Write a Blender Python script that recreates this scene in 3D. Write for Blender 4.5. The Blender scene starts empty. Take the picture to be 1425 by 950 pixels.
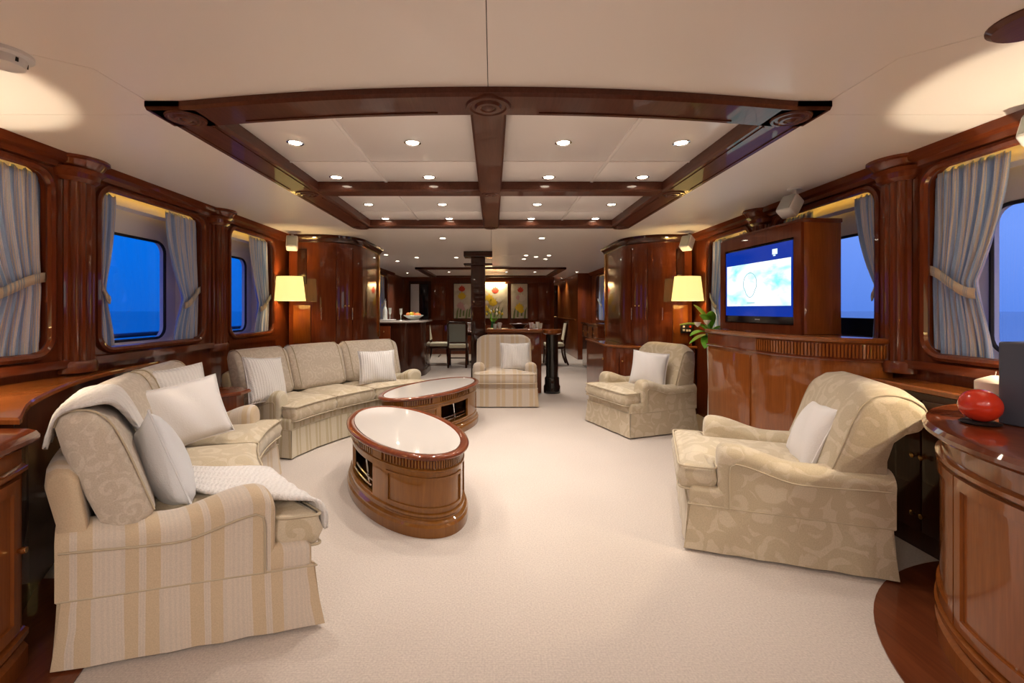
import bpy, bmesh, math, random
from mathutils import Vector, Matrix, Euler
random.seed(7)
PI = math.pi
SC = bpy.context.scene
COL = SC.collection

# ------------------------------------------------------------------ camera, world, exposure
HC = 1.25                      # eye height; x=0, y=0 is the camera's foot, +Y runs forward along the saloon
FPX, VX, VY = 635.0, 686.0, 430.0
cam_d = bpy.data.cameras.new('camera'); cam = bpy.data.objects.new('camera', cam_d); COL.objects.link(cam)
cam.location = (0, 0, HC); cam.rotation_euler = (PI/2, 0, 0)
cam_d.sensor_width = 36; cam_d.lens = FPX/1425*36
cam_d.shift_x = (712.5-VX)/1425; cam_d.shift_y = -(475-VY)/1425
cam_d.clip_start = 0.05; cam_d.clip_end = 2000
SC.camera = cam
SC.view_settings.view_transform = 'Standard'; SC.view_settings.look = 'None'
SC.view_settings.exposure = 0.0; SC.view_settings.gamma = 1.0; SC.view_settings.use_curve_mapping = False
DOWN_W, HALL_W, LAMP_W = 38.0, 38.0, 20.0     # watts of a downlight over the sofas, of one further forward, of a shaded lamp

def dusk_world():
    w = bpy.data.worlds.new('dusk_sky'); SC.world = w; w.use_nodes = True
    nt = w.node_tree; nt.nodes.clear(); N = nt.nodes.new; L = nt.links.new
    tc = N('ShaderNodeTexCoord'); sp = N('ShaderNodeSeparateXYZ'); L(tc.outputs['Generated'], sp.inputs[0])
    def ramp(src, stops):
        r = N('ShaderNodeValToRGB'); L(src, r.inputs[0]); e = r.color_ramp.elements
        e[0].position, e[0].color = stops[0][0], (*stops[0][1], 1); e[1].position, e[1].color = stops[-1][0], (*stops[-1][1], 1)
        for p, c in stops[1:-1]:
            k = e.new(p); k.color = (*c, 1)
        return r
    west = ramp(sp.outputs['Z'], [(0, (.004, .095, .48)), (.12, (.001, .115, .58)), (.5, (.002, .085, .56)), (1, (.002, .05, .40))])
    east = ramp(sp.outputs['Z'], [(0, (.085, .19, .62)), (.12, (.130, .25, .72)), (.5, (.060, .20, .70)), (1, (.01, .07, .45))])
    mr = N('ShaderNodeMapRange'); L(sp.outputs['X'], mr.inputs[0]); mr.inputs[1].default_value = -.45; mr.inputs[2].default_value = .7
    mx = N('ShaderNodeMix'); mx.data_type = 'RGBA'; L(mr.outputs[0], mx.inputs[0]); L(west.outputs[0], mx.inputs[6]); L(east.outputs[0], mx.inputs[7])
    bg = N('ShaderNodeBackground'); L(mx.outputs[2], bg.inputs[0]); bg.inputs[1].default_value = 1.45
    out = N('ShaderNodeOutputWorld'); L(bg.outputs[0], out.inputs[0])
dusk_world()

# ------------------------------------------------------------------ small maths
def pix(x, y, d):              # a point of the photograph at forward distance d
    return Vector(((x-VX)*d/FPX, d, HC-(y-VY)*d/FPX))
def lerp(a, b, t): return a+(b-a)*t
def sstep(t): t = max(0, min(1, t)); return t*t*(3-2*t)
def quad3(p0, p1, p2):         # quadratic through three points at s = 0, .5, 1
    p0, p1, p2 = Vector(p0), Vector(p1), Vector(p2)
    return lambda s: p0*((s-.5)*(s-1)*2) + p1*(-4*s*(s-1)) + p2*(2*s*(s-.5))
def arc(cx, cy, r, a0, a1, n, ry=None):
    ry = r if ry is None else ry
    return [(cx+r*math.cos(math.radians(lerp(a0, a1, i/n))), cy+ry*math.sin(math.radians(lerp(a0, a1, i/n)))) for i in range(n+1)]
def offset(pts, d):            # outward offset of a counter-clockwise polygon
    n = len(pts); out = []
    for i in range(n):
        p, a, b = Vector(pts[i]), Vector(pts[i-1]), Vector(pts[(i+1) % n])
        e1, e2 = (p-a), (b-p)
        if e1.length < 1e-9 or e2.length < 1e-9: out.append(tuple(p)); continue
        e1.normalize(); e2.normalize()
        n1, n2 = Vector((e1.y, -e1.x)), Vector((e2.y, -e2.x)); m = n1+n2
        k = max(m.length_squared/2, .35)
        out.append(tuple(p+m*(d/k)))
    return out
def ccw(pts):
    a = sum(pts[i-1][0]*pts[i][1]-pts[i][0]*pts[i-1][1] for i in range(len(pts)))
    return list(pts) if a > 0 else list(reversed(pts))
def roundpoly(pts, r, n=4):
    out = []; m = len(pts)
    for i in range(m):
        p, a, b = Vector(pts[i]), Vector(pts[i-1]), Vector(pts[(i+1) % m])
        rr = min(r, (p-a).length*.45, (b-p).length*.45)
        s, e = p+(a-p).normalized()*rr, p+(b-p).normalized()*rr
        for k in range(n+1):
            t = k/n; out.append(tuple(s*(1-t)**2+p*2*t*(1-t)+e*t*t))
    return out
def rrect(y0, y1, z0, z1, r, n=6):
    out = []
    for cx, cy, a in ((y1-r, z1-r, 0), (y0+r, z1-r, 90), (y0+r, z0+r, 180), (y1-r, z0+r, 270)):
        out += arc(cx, cy, r, a, a+90, n)
    return out
def catmull(P, n=8):
    P = [Vector(p) for p in P]; out = []
    for i in range(len(P)-1):
        p0, p1, p2, p3 = P[max(i-1, 0)], P[i], P[i+1], P[min(i+2, len(P)-1)]
        for k in range(n):
            t = k/n
            out.append(.5*((2*p1)+(p2-p0)*t+(2*p0-5*p1+4*p2-p3)*t*t+(3*p1-p0-3*p2+p3)*t**3))
    return out+[P[-1]]

# ------------------------------------------------------------------ mesh builder
class MB:
    def __init__(s): s.v = []; s.f = []
    def add(s, verts, faces):
        b = len(s.v); s.v += [Vector(p) for p in verts]; s.f += [tuple(i+b for i in f) for f in faces]; return s
    def box(s, x0, x1, y0, y1, z0, z1):
        v = [(x, y, z) for x in (x0, x1) for y in (y0, y1) for z in (z0, z1)]
        return s.add(v, [(0, 1, 3, 2), (4, 6, 7, 5), (0, 4, 5, 1), (2, 3, 7, 6), (0, 2, 6, 4), (1, 5, 7, 3)])
    def rbox(s, x0, x1, y0, y1, z0, z1, r=.02, k=2, m=(1, 1, 1), puff=None):
        lo, hi = (x0, y0, z0), (x1, y1, z1); ax = []
        for i in range(3):
            rr = min(r, (hi[i]-lo[i])*.499); c = []
            for j in range(k+1): c.append(lo[i]+rr*j/k)
            for j in range(1, m[i]): c.append(lerp(lo[i]+rr, hi[i]-rr, j/m[i]))
            for j in range(k+1): c.append(hi[i]-rr+rr*j/k)
            ax.append(c)
        idx = {}; vs = []; fs = []; N = [len(a)-1 for a in ax]
        def vid(i, j, l):
            key = (i, j, l)
            if key not in idx:
                q = [ax[0][i], ax[1][j], ax[2][l]]; c = []
                for a in range(3):
                    rr = min(r, (hi[a]-lo[a])*.499); c.append(min(max(q[a], lo[a]+rr), hi[a]-rr))
                d = Vector(q)-Vector(c); p = Vector(c)
                if d.length > 1e-9:
                    mx = max(abs(t) for t in d); p += d.normalized()*mx
                if puff: p = Vector(puff(p))
                idx[key] = len(vs); vs.append(p)
            return idx[key]
        for i in range(N[0]):
            for j in range(N[1]):
                fs.append((vid(i, j, 0), vid(i, j+1, 0), vid(i+1, j+1, 0), vid(i+1, j, 0)))
                fs.append((vid(i, j, N[2]), vid(i+1, j, N[2]), vid(i+1, j+1, N[2]), vid(i, j+1, N[2])))
        for i in range(N[0]):
            for l in range(N[2]):
                fs.append((vid(i, 0, l), vid(i+1, 0, l), vid(i+1, 0, l+1), vid(i, 0, l+1)))
                fs.append((vid(i, N[1], l), vid(i, N[1], l+1), vid(i+1, N[1], l+1), vid(i+1, N[1], l)))
        for j in range(N[1]):
            for l in range(N[2]):
                fs.append((vid(0, j, l), vid(0, j, l+1), vid(0, j+1, l+1), vid(0, j+1, l)))
                fs.append((vid(N[0], j, l), vid(N[0], j+1, l), vid(N[0], j+1, l+1), vid(N[0], j, l+1)))
        return s.add(vs, fs)
    def loft(s, rings, closed=True, cap=True, loop=False):
        n = len(rings[0]); v = [p for r in rings for p in r]; f = []
        m = len(rings)
        for i in range(m if loop else m-1):
            i2 = (i+1) % m
            for j in range(n if closed else n-1):
                k = (j+1) % n
                f.append((i*n+j, i*n+k, i2*n+k, i2*n+j))
        if cap and not loop and closed:
            f.append(tuple(reversed(range(n)))); f.append(tuple((m-1)*n+j for j in range(n)))
        return s.add(v, f)
    def prism(s, pts, z0, z1, bev=0):
        pts = ccw(pts)
        R = [[(x, y, z0) for x, y in pts]]
        if bev:
            R = [[(x, y, z0) for x, y in offset(pts, -bev)], [(x, y, z0+bev) for x, y in pts], [(x, y, z1-bev) for x, y in pts], [(x, y, z1) for x, y in offset(pts, -bev)]]
        else: R.append([(x, y, z1) for x, y in pts])
        return s.loft(R)
    def profile(s, pts, prof):  # a moulded solid: prof = [(outward offset, z), ...] bottom to top
        pts = ccw(pts)
        return s.loft([[(x, y, z) for x, y in offset(pts, o)] for o, z in prof])
    def lathe(s, prof, c=(0, 0, 0), n=24):
        R = [[(c[0]+r*math.cos(2*PI*i/n), c[1]+r*math.sin(2*PI*i/n), c[2]+z) for i in range(n)] for r, z in prof]
        return s.loft(R)
    def tube(s, path, r, n=8, loop=False):
        P = [Vector(p) for p in path]; rings = []; m = len(P); up = None
        for i in range(m):
            a = P[(i-1) % m] if (loop or i > 0) else P[i]; b = P[(i+1) % m] if (loop or i < m-1) else P[i]
            t = (b-a)
            if t.length < 1e-9: t = Vector((0, 0, 1))
            t.normalize()
            if up is None: up = Vector((0, 0, 1)) if abs(t.z) < .9 else Vector((1, 0, 0))
            x = t.cross(up)
            if x.length < 1e-6: x = t.cross(Vector((1, 0, 0)))
            x.normalize(); y = t.cross(x).normalized(); up = -y if y.dot(up) < 0 else y
            rr = r[i] if isinstance(r, (list, tuple)) else r
            rings.append([P[i]+x*(rr*math.cos(2*PI*k/n))+up*(rr*math.sin(2*PI*k/n)) for k in range(n)])
        return s.loft(rings, loop=loop)
    def ball(s, c, rx, ry=None, rz=None, n=12, m=8):
        ry = rx if ry is None else ry; rz = rx if rz is None else rz
        R = []
        for j in range(m+1):
            a = -PI/2+PI*j/m; q = max(math.cos(a), .02)
            R.append([(c[0]+rx*q*math.cos(2*PI*i/n), c[1]+ry*q*math.sin(2*PI*i/n), c[2]+rz*math.sin(a)) for i in range(n)])
        return s.loft(R)
    def plate(s, c, e0, e1, a0, a1, z0, z1, n=10):   # curved plate: point = c(t, offset) between offsets e0..e1
        R = []
        for i in range(n+1):
            t = lerp(a0, a1, i/n); p, q = c(t, e0), c(t, e1)
            R.append([(p[0], p[1], z0), (q[0], q[1], z0), (q[0], q[1], z1), (p[0], p[1], z1)])
        return s.loft(R)

def obj(name, mb, material, parent=None, warp=None, uv=None, angle=35, loc=None, rot=None, solid=0):
    me = bpy.data.meshes.new(name)
    me.from_pydata([tuple(warp(p)) if warp else tuple(p) for p in mb.v], [], mb.f)
    if uv:
        l = me.uv_layers.new(name='UVMap'); c = [uv(p) for p in mb.v]
        for lp in me.loops: l.data[lp.index].uv = c[lp.vertex_index]
    bm = bmesh.new(); bm.from_mesh(me); bmesh.ops.recalc_face_normals(bm, faces=bm.faces); bm.to_mesh(me); bm.free()
    if angle:
        me.shade_smooth()
        if angle < 180: me.set_sharp_from_angle(angle=math.radians(angle))
    me.materials.append(material)
    o = bpy.data.objects.new(name, me); COL.objects.link(o)
    if parent: o.parent = parent
    if loc: o.location = loc
    if rot: o.rotation_euler = rot
    if solid:
        md = o.modifiers.new('thickness', 'SOLIDIFY'); md.thickness = solid; md.offset = 0
    return o
def tag(o, label, cat, group=None):
    o['label'] = label; o['category'] = cat
    if group: o['group'] = group
    return o
def thing(name, label, cat, loc=(0, 0, 0), rz=0, group=None):
    o = bpy.data.objects.new(name, None); COL.objects.link(o); o.location = loc; o.rotation_euler = (0, 0, rz)
    o.empty_display_size = .1
    return tag(o, label, cat, group)
def structure(name, mb=None, material=None, parent=None, label=None, **k):
    o = obj(name, mb, material, parent, **k) if mb else bpy.data.objects.new(name, None)
    if not mb: COL.objects.link(o)
    if not parent: o['kind'] = 'structure'
    if label: o['label'] = label
    return o
def copy_tree(o, parent=None):
    c = o.copy(); COL.objects.link(c); c.parent = parent
    for ch in [k for k in bpy.data.objects if k.parent == o and k.type != 'LIGHT']: copy_tree(ch, c)
    return c
def point_light(name, loc, watts, colour, parent=None, r=.03):
    d = bpy.data.lights.new(name, 'POINT'); d.energy = watts; d.color = colour; d.shadow_soft_size = r
    o = bpy.data.objects.new(name, d); COL.objects.link(o); o.location = loc
    if parent: o.parent = parent
    return o

# ------------------------------------------------------------------ materials
def mat(name, col, rough=.5, metal=0, coat=0, spec=.5, emit=None, es=0, sheen=0):
    m = bpy.data.materials.new(name); m.use_nodes = True; b = m.node_tree.nodes['Principled BSDF']
    b.inputs['Base Color'].default_value = (*col, 1); b.inputs['Roughness'].default_value = rough; b.inputs['Metallic'].default_value = metal
    b.inputs['Coat Weight'].default_value = coat; b.inputs['Coat Roughness'].default_value = .03; b.inputs['Specular IOR Level'].default_value = spec
    b.inputs['Sheen Weight'].default_value = sheen
    if emit: b.inputs['Emission Color'].default_value = (*emit, 1); b.inputs['Emission Strength'].default_value = es
    return m
class NG:
    def __init__(s, m): s.nt = m.node_tree; s.b = s.nt.nodes['Principled BSDF']
    def n(s, t, **k):
        x = s.nt.nodes.new('ShaderNode'+t)
        for a, v in k.items():
            if hasattr(x, a): setattr(x, a, v)
        return x
    def l(s, a, b): s.nt.links.new(a, b)
    def coord(s, kind='Object', scale=(1, 1, 1), rot=(0, 0, 0)):
        tc = s.n('TexCoord'); mp = s.n('Mapping'); s.l(tc.outputs[kind], mp.inputs[0]); mp.inputs['Scale'].default_value = scale; mp.inputs['Rotation'].default_value = rot
        return mp.outputs[0]
    def noise(s, v, scale, detail=3, dist=0):
        x = s.n('TexNoise'); s.l(v, x.inputs['Vector']); x.inputs['Scale'].default_value = scale; x.inputs['Detail'].default_value = detail; x.inputs['Distortion'].default_value = dist
        return x
    def ramp(s, f, stops, const=False):
        r = s.n('ValToRGB'); s.l(f, r.inputs[0]); e = r.color_ramp.elements
        if const: r.color_ramp.interpolation = 'CONSTANT'
        e[0].position, e[0].color = stops[0][0], (*stops[0][1], 1); e[1].position, e[1].color = stops[-1][0], (*stops[-1][1], 1)
        for p, c in stops[1:-1]:
            k = e.new(p); k.color = (*c, 1)
        return r.outputs[0]
    def bump(s, h, strength, dist=.01):
        b = s.n('Bump'); s.l(h, b.inputs['Height']); b.inputs['Strength'].default_value = strength; b.inputs['Distance'].default_value = dist
        s.l(b.outputs[0], s.b.inputs['Normal'])
    def math(s, op, a, b=None):
        x = s.n('Math', operation=op)
        for i, q in enumerate((a, b)):
            if q is None: continue
            if isinstance(q, (int, float)): x.inputs[i].default_value = q
            else: s.l(q, x.inputs[i])
        return x.outputs[0]
    def mix(s, f, a, b, kind='MIX'):
        x = s.n('Mix', data_type='RGBA', blend_type=kind)
        for i, q in ((0, f), (6, a), (7, b)):
            if isinstance(q, (int, float)): x.inputs[i].default_value = q
            elif isinstance(q, tuple): x.inputs[i].default_value = (*q, 1)
            else: s.l(q, x.inputs[i])
        return x.outputs[2]

def wood(name, dark, mid, light, axis='z', rough=.18, coat=1.0, grain=1.0):
    m = mat(name, mid, rough+.1, coat=coat, spec=.08); g = NG(m)
    sc = {'z': (7, 7, .5), 'y': (7, .5, 7), 'x': (.5, 7, 7)}[axis]
    v = g.coord('Object', sc)
    a = g.noise(v, 2.2*grain, 5, 1.2); b = g.noise(v, 14*grain, 3, .3)
    c = g.ramp(a.outputs[0], [(.25, tuple(lerp(q, w, .45) for q, w in zip(dark, mid))), (.5, mid), (.78, tuple(lerp(q, w, .45) for q, w in zip(light, mid)))])
    d = g.ramp(b.outputs[0], [(.35, (.90, .88, .86)), (.65, (1.05, 1.05, 1.05))])
    g.l(g.mix(1, c, d, 'MULTIPLY'), g.b.inputs['Base Color'])
    return m
M = {}
M['wood'] = wood('mahogany', (.085, .017, .006), (.150, .033, .010), (.235, .062, .018))
M['wood_y'] = wood('mahogany_lengthwise', (.080, .016, .006), (.140, .031, .010), (.215, .056, .017), 'y')
M['wood_x'] = wood('mahogany_crosswise', (.080, .016, .006), (.140, .031, .010), (.215, .056, .017), 'x')
M['wood_warm'] = wood('cherry', (.19, .052, .010), (.250, .072, .014), (.32, .105, .022))
M['wood_warm_x'] = wood('cherry_crosswise', (.165, .045, .011), (.250, .078, .020), (.345, .120, .032), 'x')
M['wood_gold'] = wood('golden_mahogany', (.155, .055, .010), (.205, .078, .013), (.27, .11, .020))
M['wood_dark'] = wood('dark_mahogany', (.022, .006, .003), (.042, .011, .005), (.070, .018, .008))
M['wood_floor'] = wood('floor_board', (.075, .018, .007), (.130, .034, .012), (.190, .055, .018), 'y', .22, .5)
M['coffer'] = wood('coffer_mahogany', (.075, .026, .016), (.105, .036, .021), (.135, .048, .028), 'y', .30, .35)
M['black'] = mat('black_gap', (.008, .006, .005), .6)
M['brass'] = mat('polished_brass', (.80, .52, .20), .18, 1)
M['chrome'] = mat('polished_chrome', (.80, .80, .80), .12, 1)
M['white_lacquer'] = mat('white_lacquer', (.78, .74, .68), .28, coat=.15)
M['ceiling'] = mat('ceiling_lacquer', (.86, .81, .765), .34, coat=.12)
M['panel_white'] = mat('coffer_panel_lacquer', (.84, .80, .78), .30, coat=.15)
M['marble'] = mat('white_marble', (.56, .515, .47), .12, coat=.4)
M['white_plastic'] = mat('white_plastic', (.72, .72, .72), .4)
M['grey_plastic'] = mat('grey_grille', (.42, .45, .45), .55)
M['win_grey'] = mat('window_lining', (.80, .80, .84), .35)
M['black_marble'] = mat('black_marble', (.010, .010, .010), .08, coat=.6)
M['candle'] = mat('ivory_wax', (.78, .70, .58), .45)
M['candle'].node_tree.nodes['Principled BSDF'].inputs['Subsurface Weight'].default_value = .2
M['candle_grey'] = mat('slate_wax', (.075, .085, .115), .45)
M['red_wax'] = mat('red_wax', (.62, .035, .010), .22, coat=.3)
M['leaf'] = mat('leaf_green', (.20, .52, .04), .4)
M['leaf_light'] = mat('leaf_yellow_green', (.45, .62, .06), .4)
M['petal'] = mat('white_petal', (.85, .80, .68), .5)
M['glass_vase'] = mat('frosted_glass', (.75, .82, .78), .15, coat=.5)
M['cream_uphol'] = mat('cream_upholstery', (.72, .66, .50), .8)
M['grey_uphol'] = mat('sage_upholstery', (.26, .29, .26), .85)
M['sea'] = mat('sea_water', (.01, .05, .16), .12)
M['steel'] = mat('rail_steel', (.10, .14, .22), .4, .6)
M['deck'] = mat('teak_deck', (.20, .13, .07), .6)
M['napkin'] = mat('white_linen', (.78, .76, .72), .8)
M['orange_fruit'] = mat('orange_peel', (.85, .22, .05), .45)
M['lemon_fruit'] = mat('lemon_peel', (.72, .55, .05), .45)
M['screen_bezel'] = mat('screen_bezel', (.006, .007, .012), .15)
M['lamp_lens'] = mat('lit_lamp_lens', (1, 1, 1), .4, emit=(1, .86, .66), es=30)
M['strip'] = mat('lit_pelmet_strip', (1, .8, .4), .4, emit=(1, .50, .06), es=10)
M['gold_light'] = mat('lit_picture_lamp', (1, .8, .4), .4, emit=(1, .66, .30), es=12)

def carpet():
    m = mat('cream_carpet', (.62, .53, .42), .95, spec=.1, sheen=.2); g = NG(m); v = g.coord()
    big = g.noise(v, 1.3, 2); fine = g.noise(v, 120, 2)
    br = g.n('TexBrick'); g.l(g.coord('Object', (1, 1, 1)), br.inputs['Vector']); br.inputs['Scale'].default_value = 26
    br.inputs['Color1'].default_value = (1, 1, 1, 1); br.inputs['Color2'].default_value = (.9, .9, .9, 1); br.inputs['Mortar'].default_value = (.35, .35, .35, 1)
    br.inputs['Mortar Size'].default_value = .03
    c = g.ramp(big.outputs[0], [(.3, (.525, .455, .400)), (.7, (.56, .488, .430))])
    d = g.ramp(fine.outputs[0], [(.3, (.86, .86, .86)), (.7, (1.08, 1.08, 1.08))])
    e = g.mix(.12, g.mix(1, c, d, 'MULTIPLY'), br.outputs['Color'], 'MULTIPLY')
    g.l(e, g.b.inputs['Base Color'])
    g.bump(g.math('ADD', fine.outputs[0], br.outputs['Fac']), .5, .006)
    return m
M['carpet'] = carpet()
def damask(name, ground, scroll, scale=6.0):
    m = mat(name, ground, .75, spec=.25, sheen=.25); g = NG(m); v = g.coord()
    nz = g.noise(v, 7, 2); off = g.mix(.05, v, nz.outputs['Color'], 'ADD')
    vo = g.n('TexVoronoi'); g.l(off, vo.inputs['Vector']); vo.inputs['Scale'].default_value = scale; vo.inputs['Randomness'].default_value = .8
    df = g.n('VectorMath', operation='SUBTRACT'); g.l(off, df.inputs[0]); g.l(vo.outputs['Position'], df.inputs[1])
    sp = g.n('SeparateXYZ'); g.l(df.outputs[0], sp.inputs[0])
    ax = g.math('ADD', g.math('MULTIPLY', sp.outputs[0], .8), g.math('MULTIPLY', sp.outputs[1], .6)); ay = g.math('ADD', sp.outputs[2], g.math('MULTIPLY', sp.outputs[1], .45))
    ang = g.math('ARCTAN2', ay, ax)
    w = g.math('SINE', g.math('ADD', ang, g.math('MULTIPLY', vo.outputs['Distance'], 15.0)))
    w2 = g.noise(v, 11, 2)
    k = g.math('ADD', g.math('MULTIPLY', w, .20), g.math('MULTIPLY', w2.outputs[0], .9))
    c = g.ramp(k, [(.50, ground), (.58, scroll)])
    fine = g.noise(v, 220, 1)
    c2 = g.mix(1, c, g.ramp(fine.outputs[0], [(.3, (.90, .90, .90)), (.7, (1.05, 1.05, 1.05))]), 'MULTIPLY')
    g.l(c2, g.b.inputs['Base Color']); g.bump(fine.outputs[0], .15, .002)
    return m
M['damask'] = damask('damask_beige', (.500, .415, .285), (.575, .490, .360))
M['damask_pink'] = damask('damask_mauve_beige', (.510, .435, .345), (.575, .500, .410), 13)
def striped(name, cols, period):
    m = mat(name, cols[0], .78, spec=.25, sheen=.25); g = NG(m)
    sp = g.n('SeparateXYZ'); tc = g.n('TexCoord'); g.l(tc.outputs['UV'], sp.inputs[0])
    f = g.math('FRACT', g.math('DIVIDE', sp.outputs[0], period))
    a, b, c = cols
    st = [(0, a), (.20, b), (.225, c), (.245, b), (.27, c), (.29, b), (.31, a), (.53, b), (.56, c), (.58, b), (.61, c), (.63, b), (.66, c), (.70, b), (.74, c), (.78, b), (.82, c), (.86, b), (.93, c)]
    col = g.ramp(f, st, True)
    fine = g.noise(g.coord(), 260, 1)
    g.l(g.mix(1, col, g.ramp(fine.outputs[0], [(.3, (.92, .92, .92)), (.7, (1.05, 1.05, 1.05))]), 'MULTIPLY'), g.b.inputs['Base Color'])
    g.bump(fine.outputs[0], .12, .002)
    return m
M['stripe'] = striped('striped_cotton', ((.550, .430, .290), (.600, .515, .425), (.565, .490, .410)), .21)
M['stripe_fine'] = striped('striped_sage_cotton', ((.470, .395, .260), (.540, .480, .350), (.590, .520, .400)), .15)
M['curtain'] = striped('silver_blue_curtain', ((.27, .40, .70), (.42, .53, .80), (.72, .65, .62)), .16)
M['curtain_band'] = striped('curtain_band', ((.55, .47, .38), (.30, .35, .43), (.55, .47, .38)), .24)
def plain_cloth(name, col, ribs=None):
    m = mat(name, col, .85, spec=.2, sheen=.2); g = NG(m); fine = g.noise(g.coord(), 160, 2)
    h = fine.outputs[0]
    if ribs:
        w = g.n('TexWave'); g.l(g.coord(), w.inputs['Vector']); w.inputs['Scale'].default_value = ribs; w.inputs['Distortion'].default_value = 2.5; w.inputs['Detail Scale'].default_value = 9
        h = g.math('ADD', g.math('MULTIPLY', w.outputs['Fac'], 2), h); g.bump(h, .45, .005)
        g.l(g.mix(1, (*col,), g.ramp(w.outputs['Fac'], [(0, (.93, .93, .93)), (.6, (1, 1, 1))]), 'MULTIPLY'), g.b.inputs['Base Color'])
    else: g.bump(h, .25, .004)
    return m
M['pillow'] = plain_cloth('white_cotton', (.72, .69, .67))
M['pillow_blue'] = plain_cloth('pale_blue_cotton', (.66, .67, .69))
M['knit'] = plain_cloth('white_knit', (.74, .71, .68), 14)
M['pipe'] = mat('piping_cord', (.46, .385, .27), .8)
M['pipe_light'] = mat('pale_piping_cord', (.66, .57, .44), .8)
def shade_mat():
    m = bpy.data.materials.new('lit_lamp_shade'); m.use_nodes = True; nt = m.node_tree; b = nt.nodes['Principled BSDF']
    b.inputs['Base Color'].default_value = (.85, .75, .5, 1); b.inputs['Roughness'].default_value = .8
    b.inputs['Emission Color'].default_value = (1, .79, .26, 1); b.inputs['Emission Strength'].default_value = 1.08
    return m
M['shade'] = shade_mat()
def glass():
    m = bpy.data.materials.new('window_glass'); m.use_nodes = True; nt = m.node_tree; nt.nodes.clear()
    t = nt.nodes.new('ShaderNodeBsdfTransparent'); g = nt.nodes.new('ShaderNodeBsdfGlossy'); g.inputs['Roughness'].default_value = .02
    x = nt.nodes.new('ShaderNodeMixShader'); fr = nt.nodes.new('ShaderNodeMath'); fr.operation = 'MULTIPLY_ADD'; lw = nt.nodes.new('ShaderNodeLayerWeight'); lw.inputs[0].default_value = .3; nt.links.new(lw.outputs['Facing'], fr.inputs[0]); fr.inputs[1].default_value = .10; fr.inputs[2].default_value = .02
    o = nt.nodes.new('ShaderNodeOutputMaterial'); nt.links.new(fr.outputs[0], x.inputs[0]); nt.links.new(t.outputs[0], x.inputs[1]); nt.links.new(g.outputs[0], x.inputs[2]); nt.links.new(x.outputs[0], o.inputs[0])
    return m
M['glass'] = glass()
def screen():
    m = bpy.data.materials.new('lit_screen'); m.use_nodes = True; g = NG(m)
    v = g.coord('Generated'); n = g.noise(v, 3.2, 3, .4)
    c = g.ramp(n.outputs[0], [(.30, (.22, .80, .82)), (.44, (.66, .97, .97)), (.56, (.97, 1, 1))])
    g.l(c, g.b.inputs['Emission Color']); g.b.inputs['Emission Strength'].default_value = 1.25; g.b.inputs['Base Color'].default_value = (0, 0, 0, 1); g.b.inputs['Roughness'].default_value = .1
    return m
M['screen'] = screen()
M['screen_dark'] = mat('lit_screen_border', (0, 0, 0), .1, emit=(.004, .035, .36), es=1)
M['screen_icon'] = mat('lit_screen_icon', (0, 0, 0), .1, emit=(.8, 1, 1), es=1.2)
M['screen_line'] = mat('lit_screen_line', (0, 0, 0), .1, emit=(.30, .55, .60), es=1)

# ------------------------------------------------------------------ the setting
ZC = 2.14; WALL = {-1: 2.50, 1: 2.44}; YB, YF = -3.2, 18.5
WIN = [(1.42, 2.58), (2.88, 3.94), (4.31, 5.19)]; FARWIN = (9.55, 10.75)
WZ0, WZ1, WR = .985, 2.035, .11
structure('floor', MB().box(-2.7, 2.7, YB, YF, -.06, 0), M['carpet'], label='cream carpet with a fine woven relief')

def side_wall(s):
    X = WALL[s]; T = .06; mb = MB()
    def bx(y0, y1, z0, z1, a=0, b=T): mb.box(*sorted((s*(X+a), s*(X+b))), y0, y1, z0, z1)
    bx(YB, YF, 0, .90)
    y = YB
    for (a, b) in WIN+[FARWIN]:
        bx(y, a-.08, .90, ZC); y = b+.08
        inner = rrect(a, b, WZ0, WZ1, WR); yc, zc = (a+b)/2, (WZ0+WZ1)/2; outer = []
        for (py, pz) in inner:                       # push each point of the opening out to the plate's rectangle
            dy, dz = py-yc, pz-zc
            k = min(((b-a)/2+.08)/abs(dy) if abs(dy) > 1e-6 else 9, ((ZC-zc) if dz > 0 else (zc-.90))/abs(dz) if abs(dz) > 1e-6 else 9)
            outer.append((yc+dy*k, zc+dz*k))
        # plate corners are filled by four small boxes' worth of wall behind the casing
        R = [[(s*(X), p[0], p[1]) for p in outer], [(s*X, p[0], p[1]) for p in inner], [(s*(X+T), p[0], p[1]) for p in inner], [(s*(X+T), p[0], p[1]) for p in outer]]
        mb.loft(R, closed=True, cap=False, loop=True)
        for yy0, yy1 in ((a-.08, a-.02), (b+.02, b+.08)):
            bx(yy0, yy1, .90, ZC, .004, T)
        bx(a-.08, b+.08, WZ1+.02, ZC, .004, T); bx(a-.08, b+.08, .90, WZ0-.02, .004, T)
    bx(y, YF, .90, ZC)
    structure('wall_left' if s < 0 else 'wall_right', mb, M['wood'], label='polished mahogany wall with deep set windows', angle=20)
for s in (-1, 1): side_wall(s)

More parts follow.
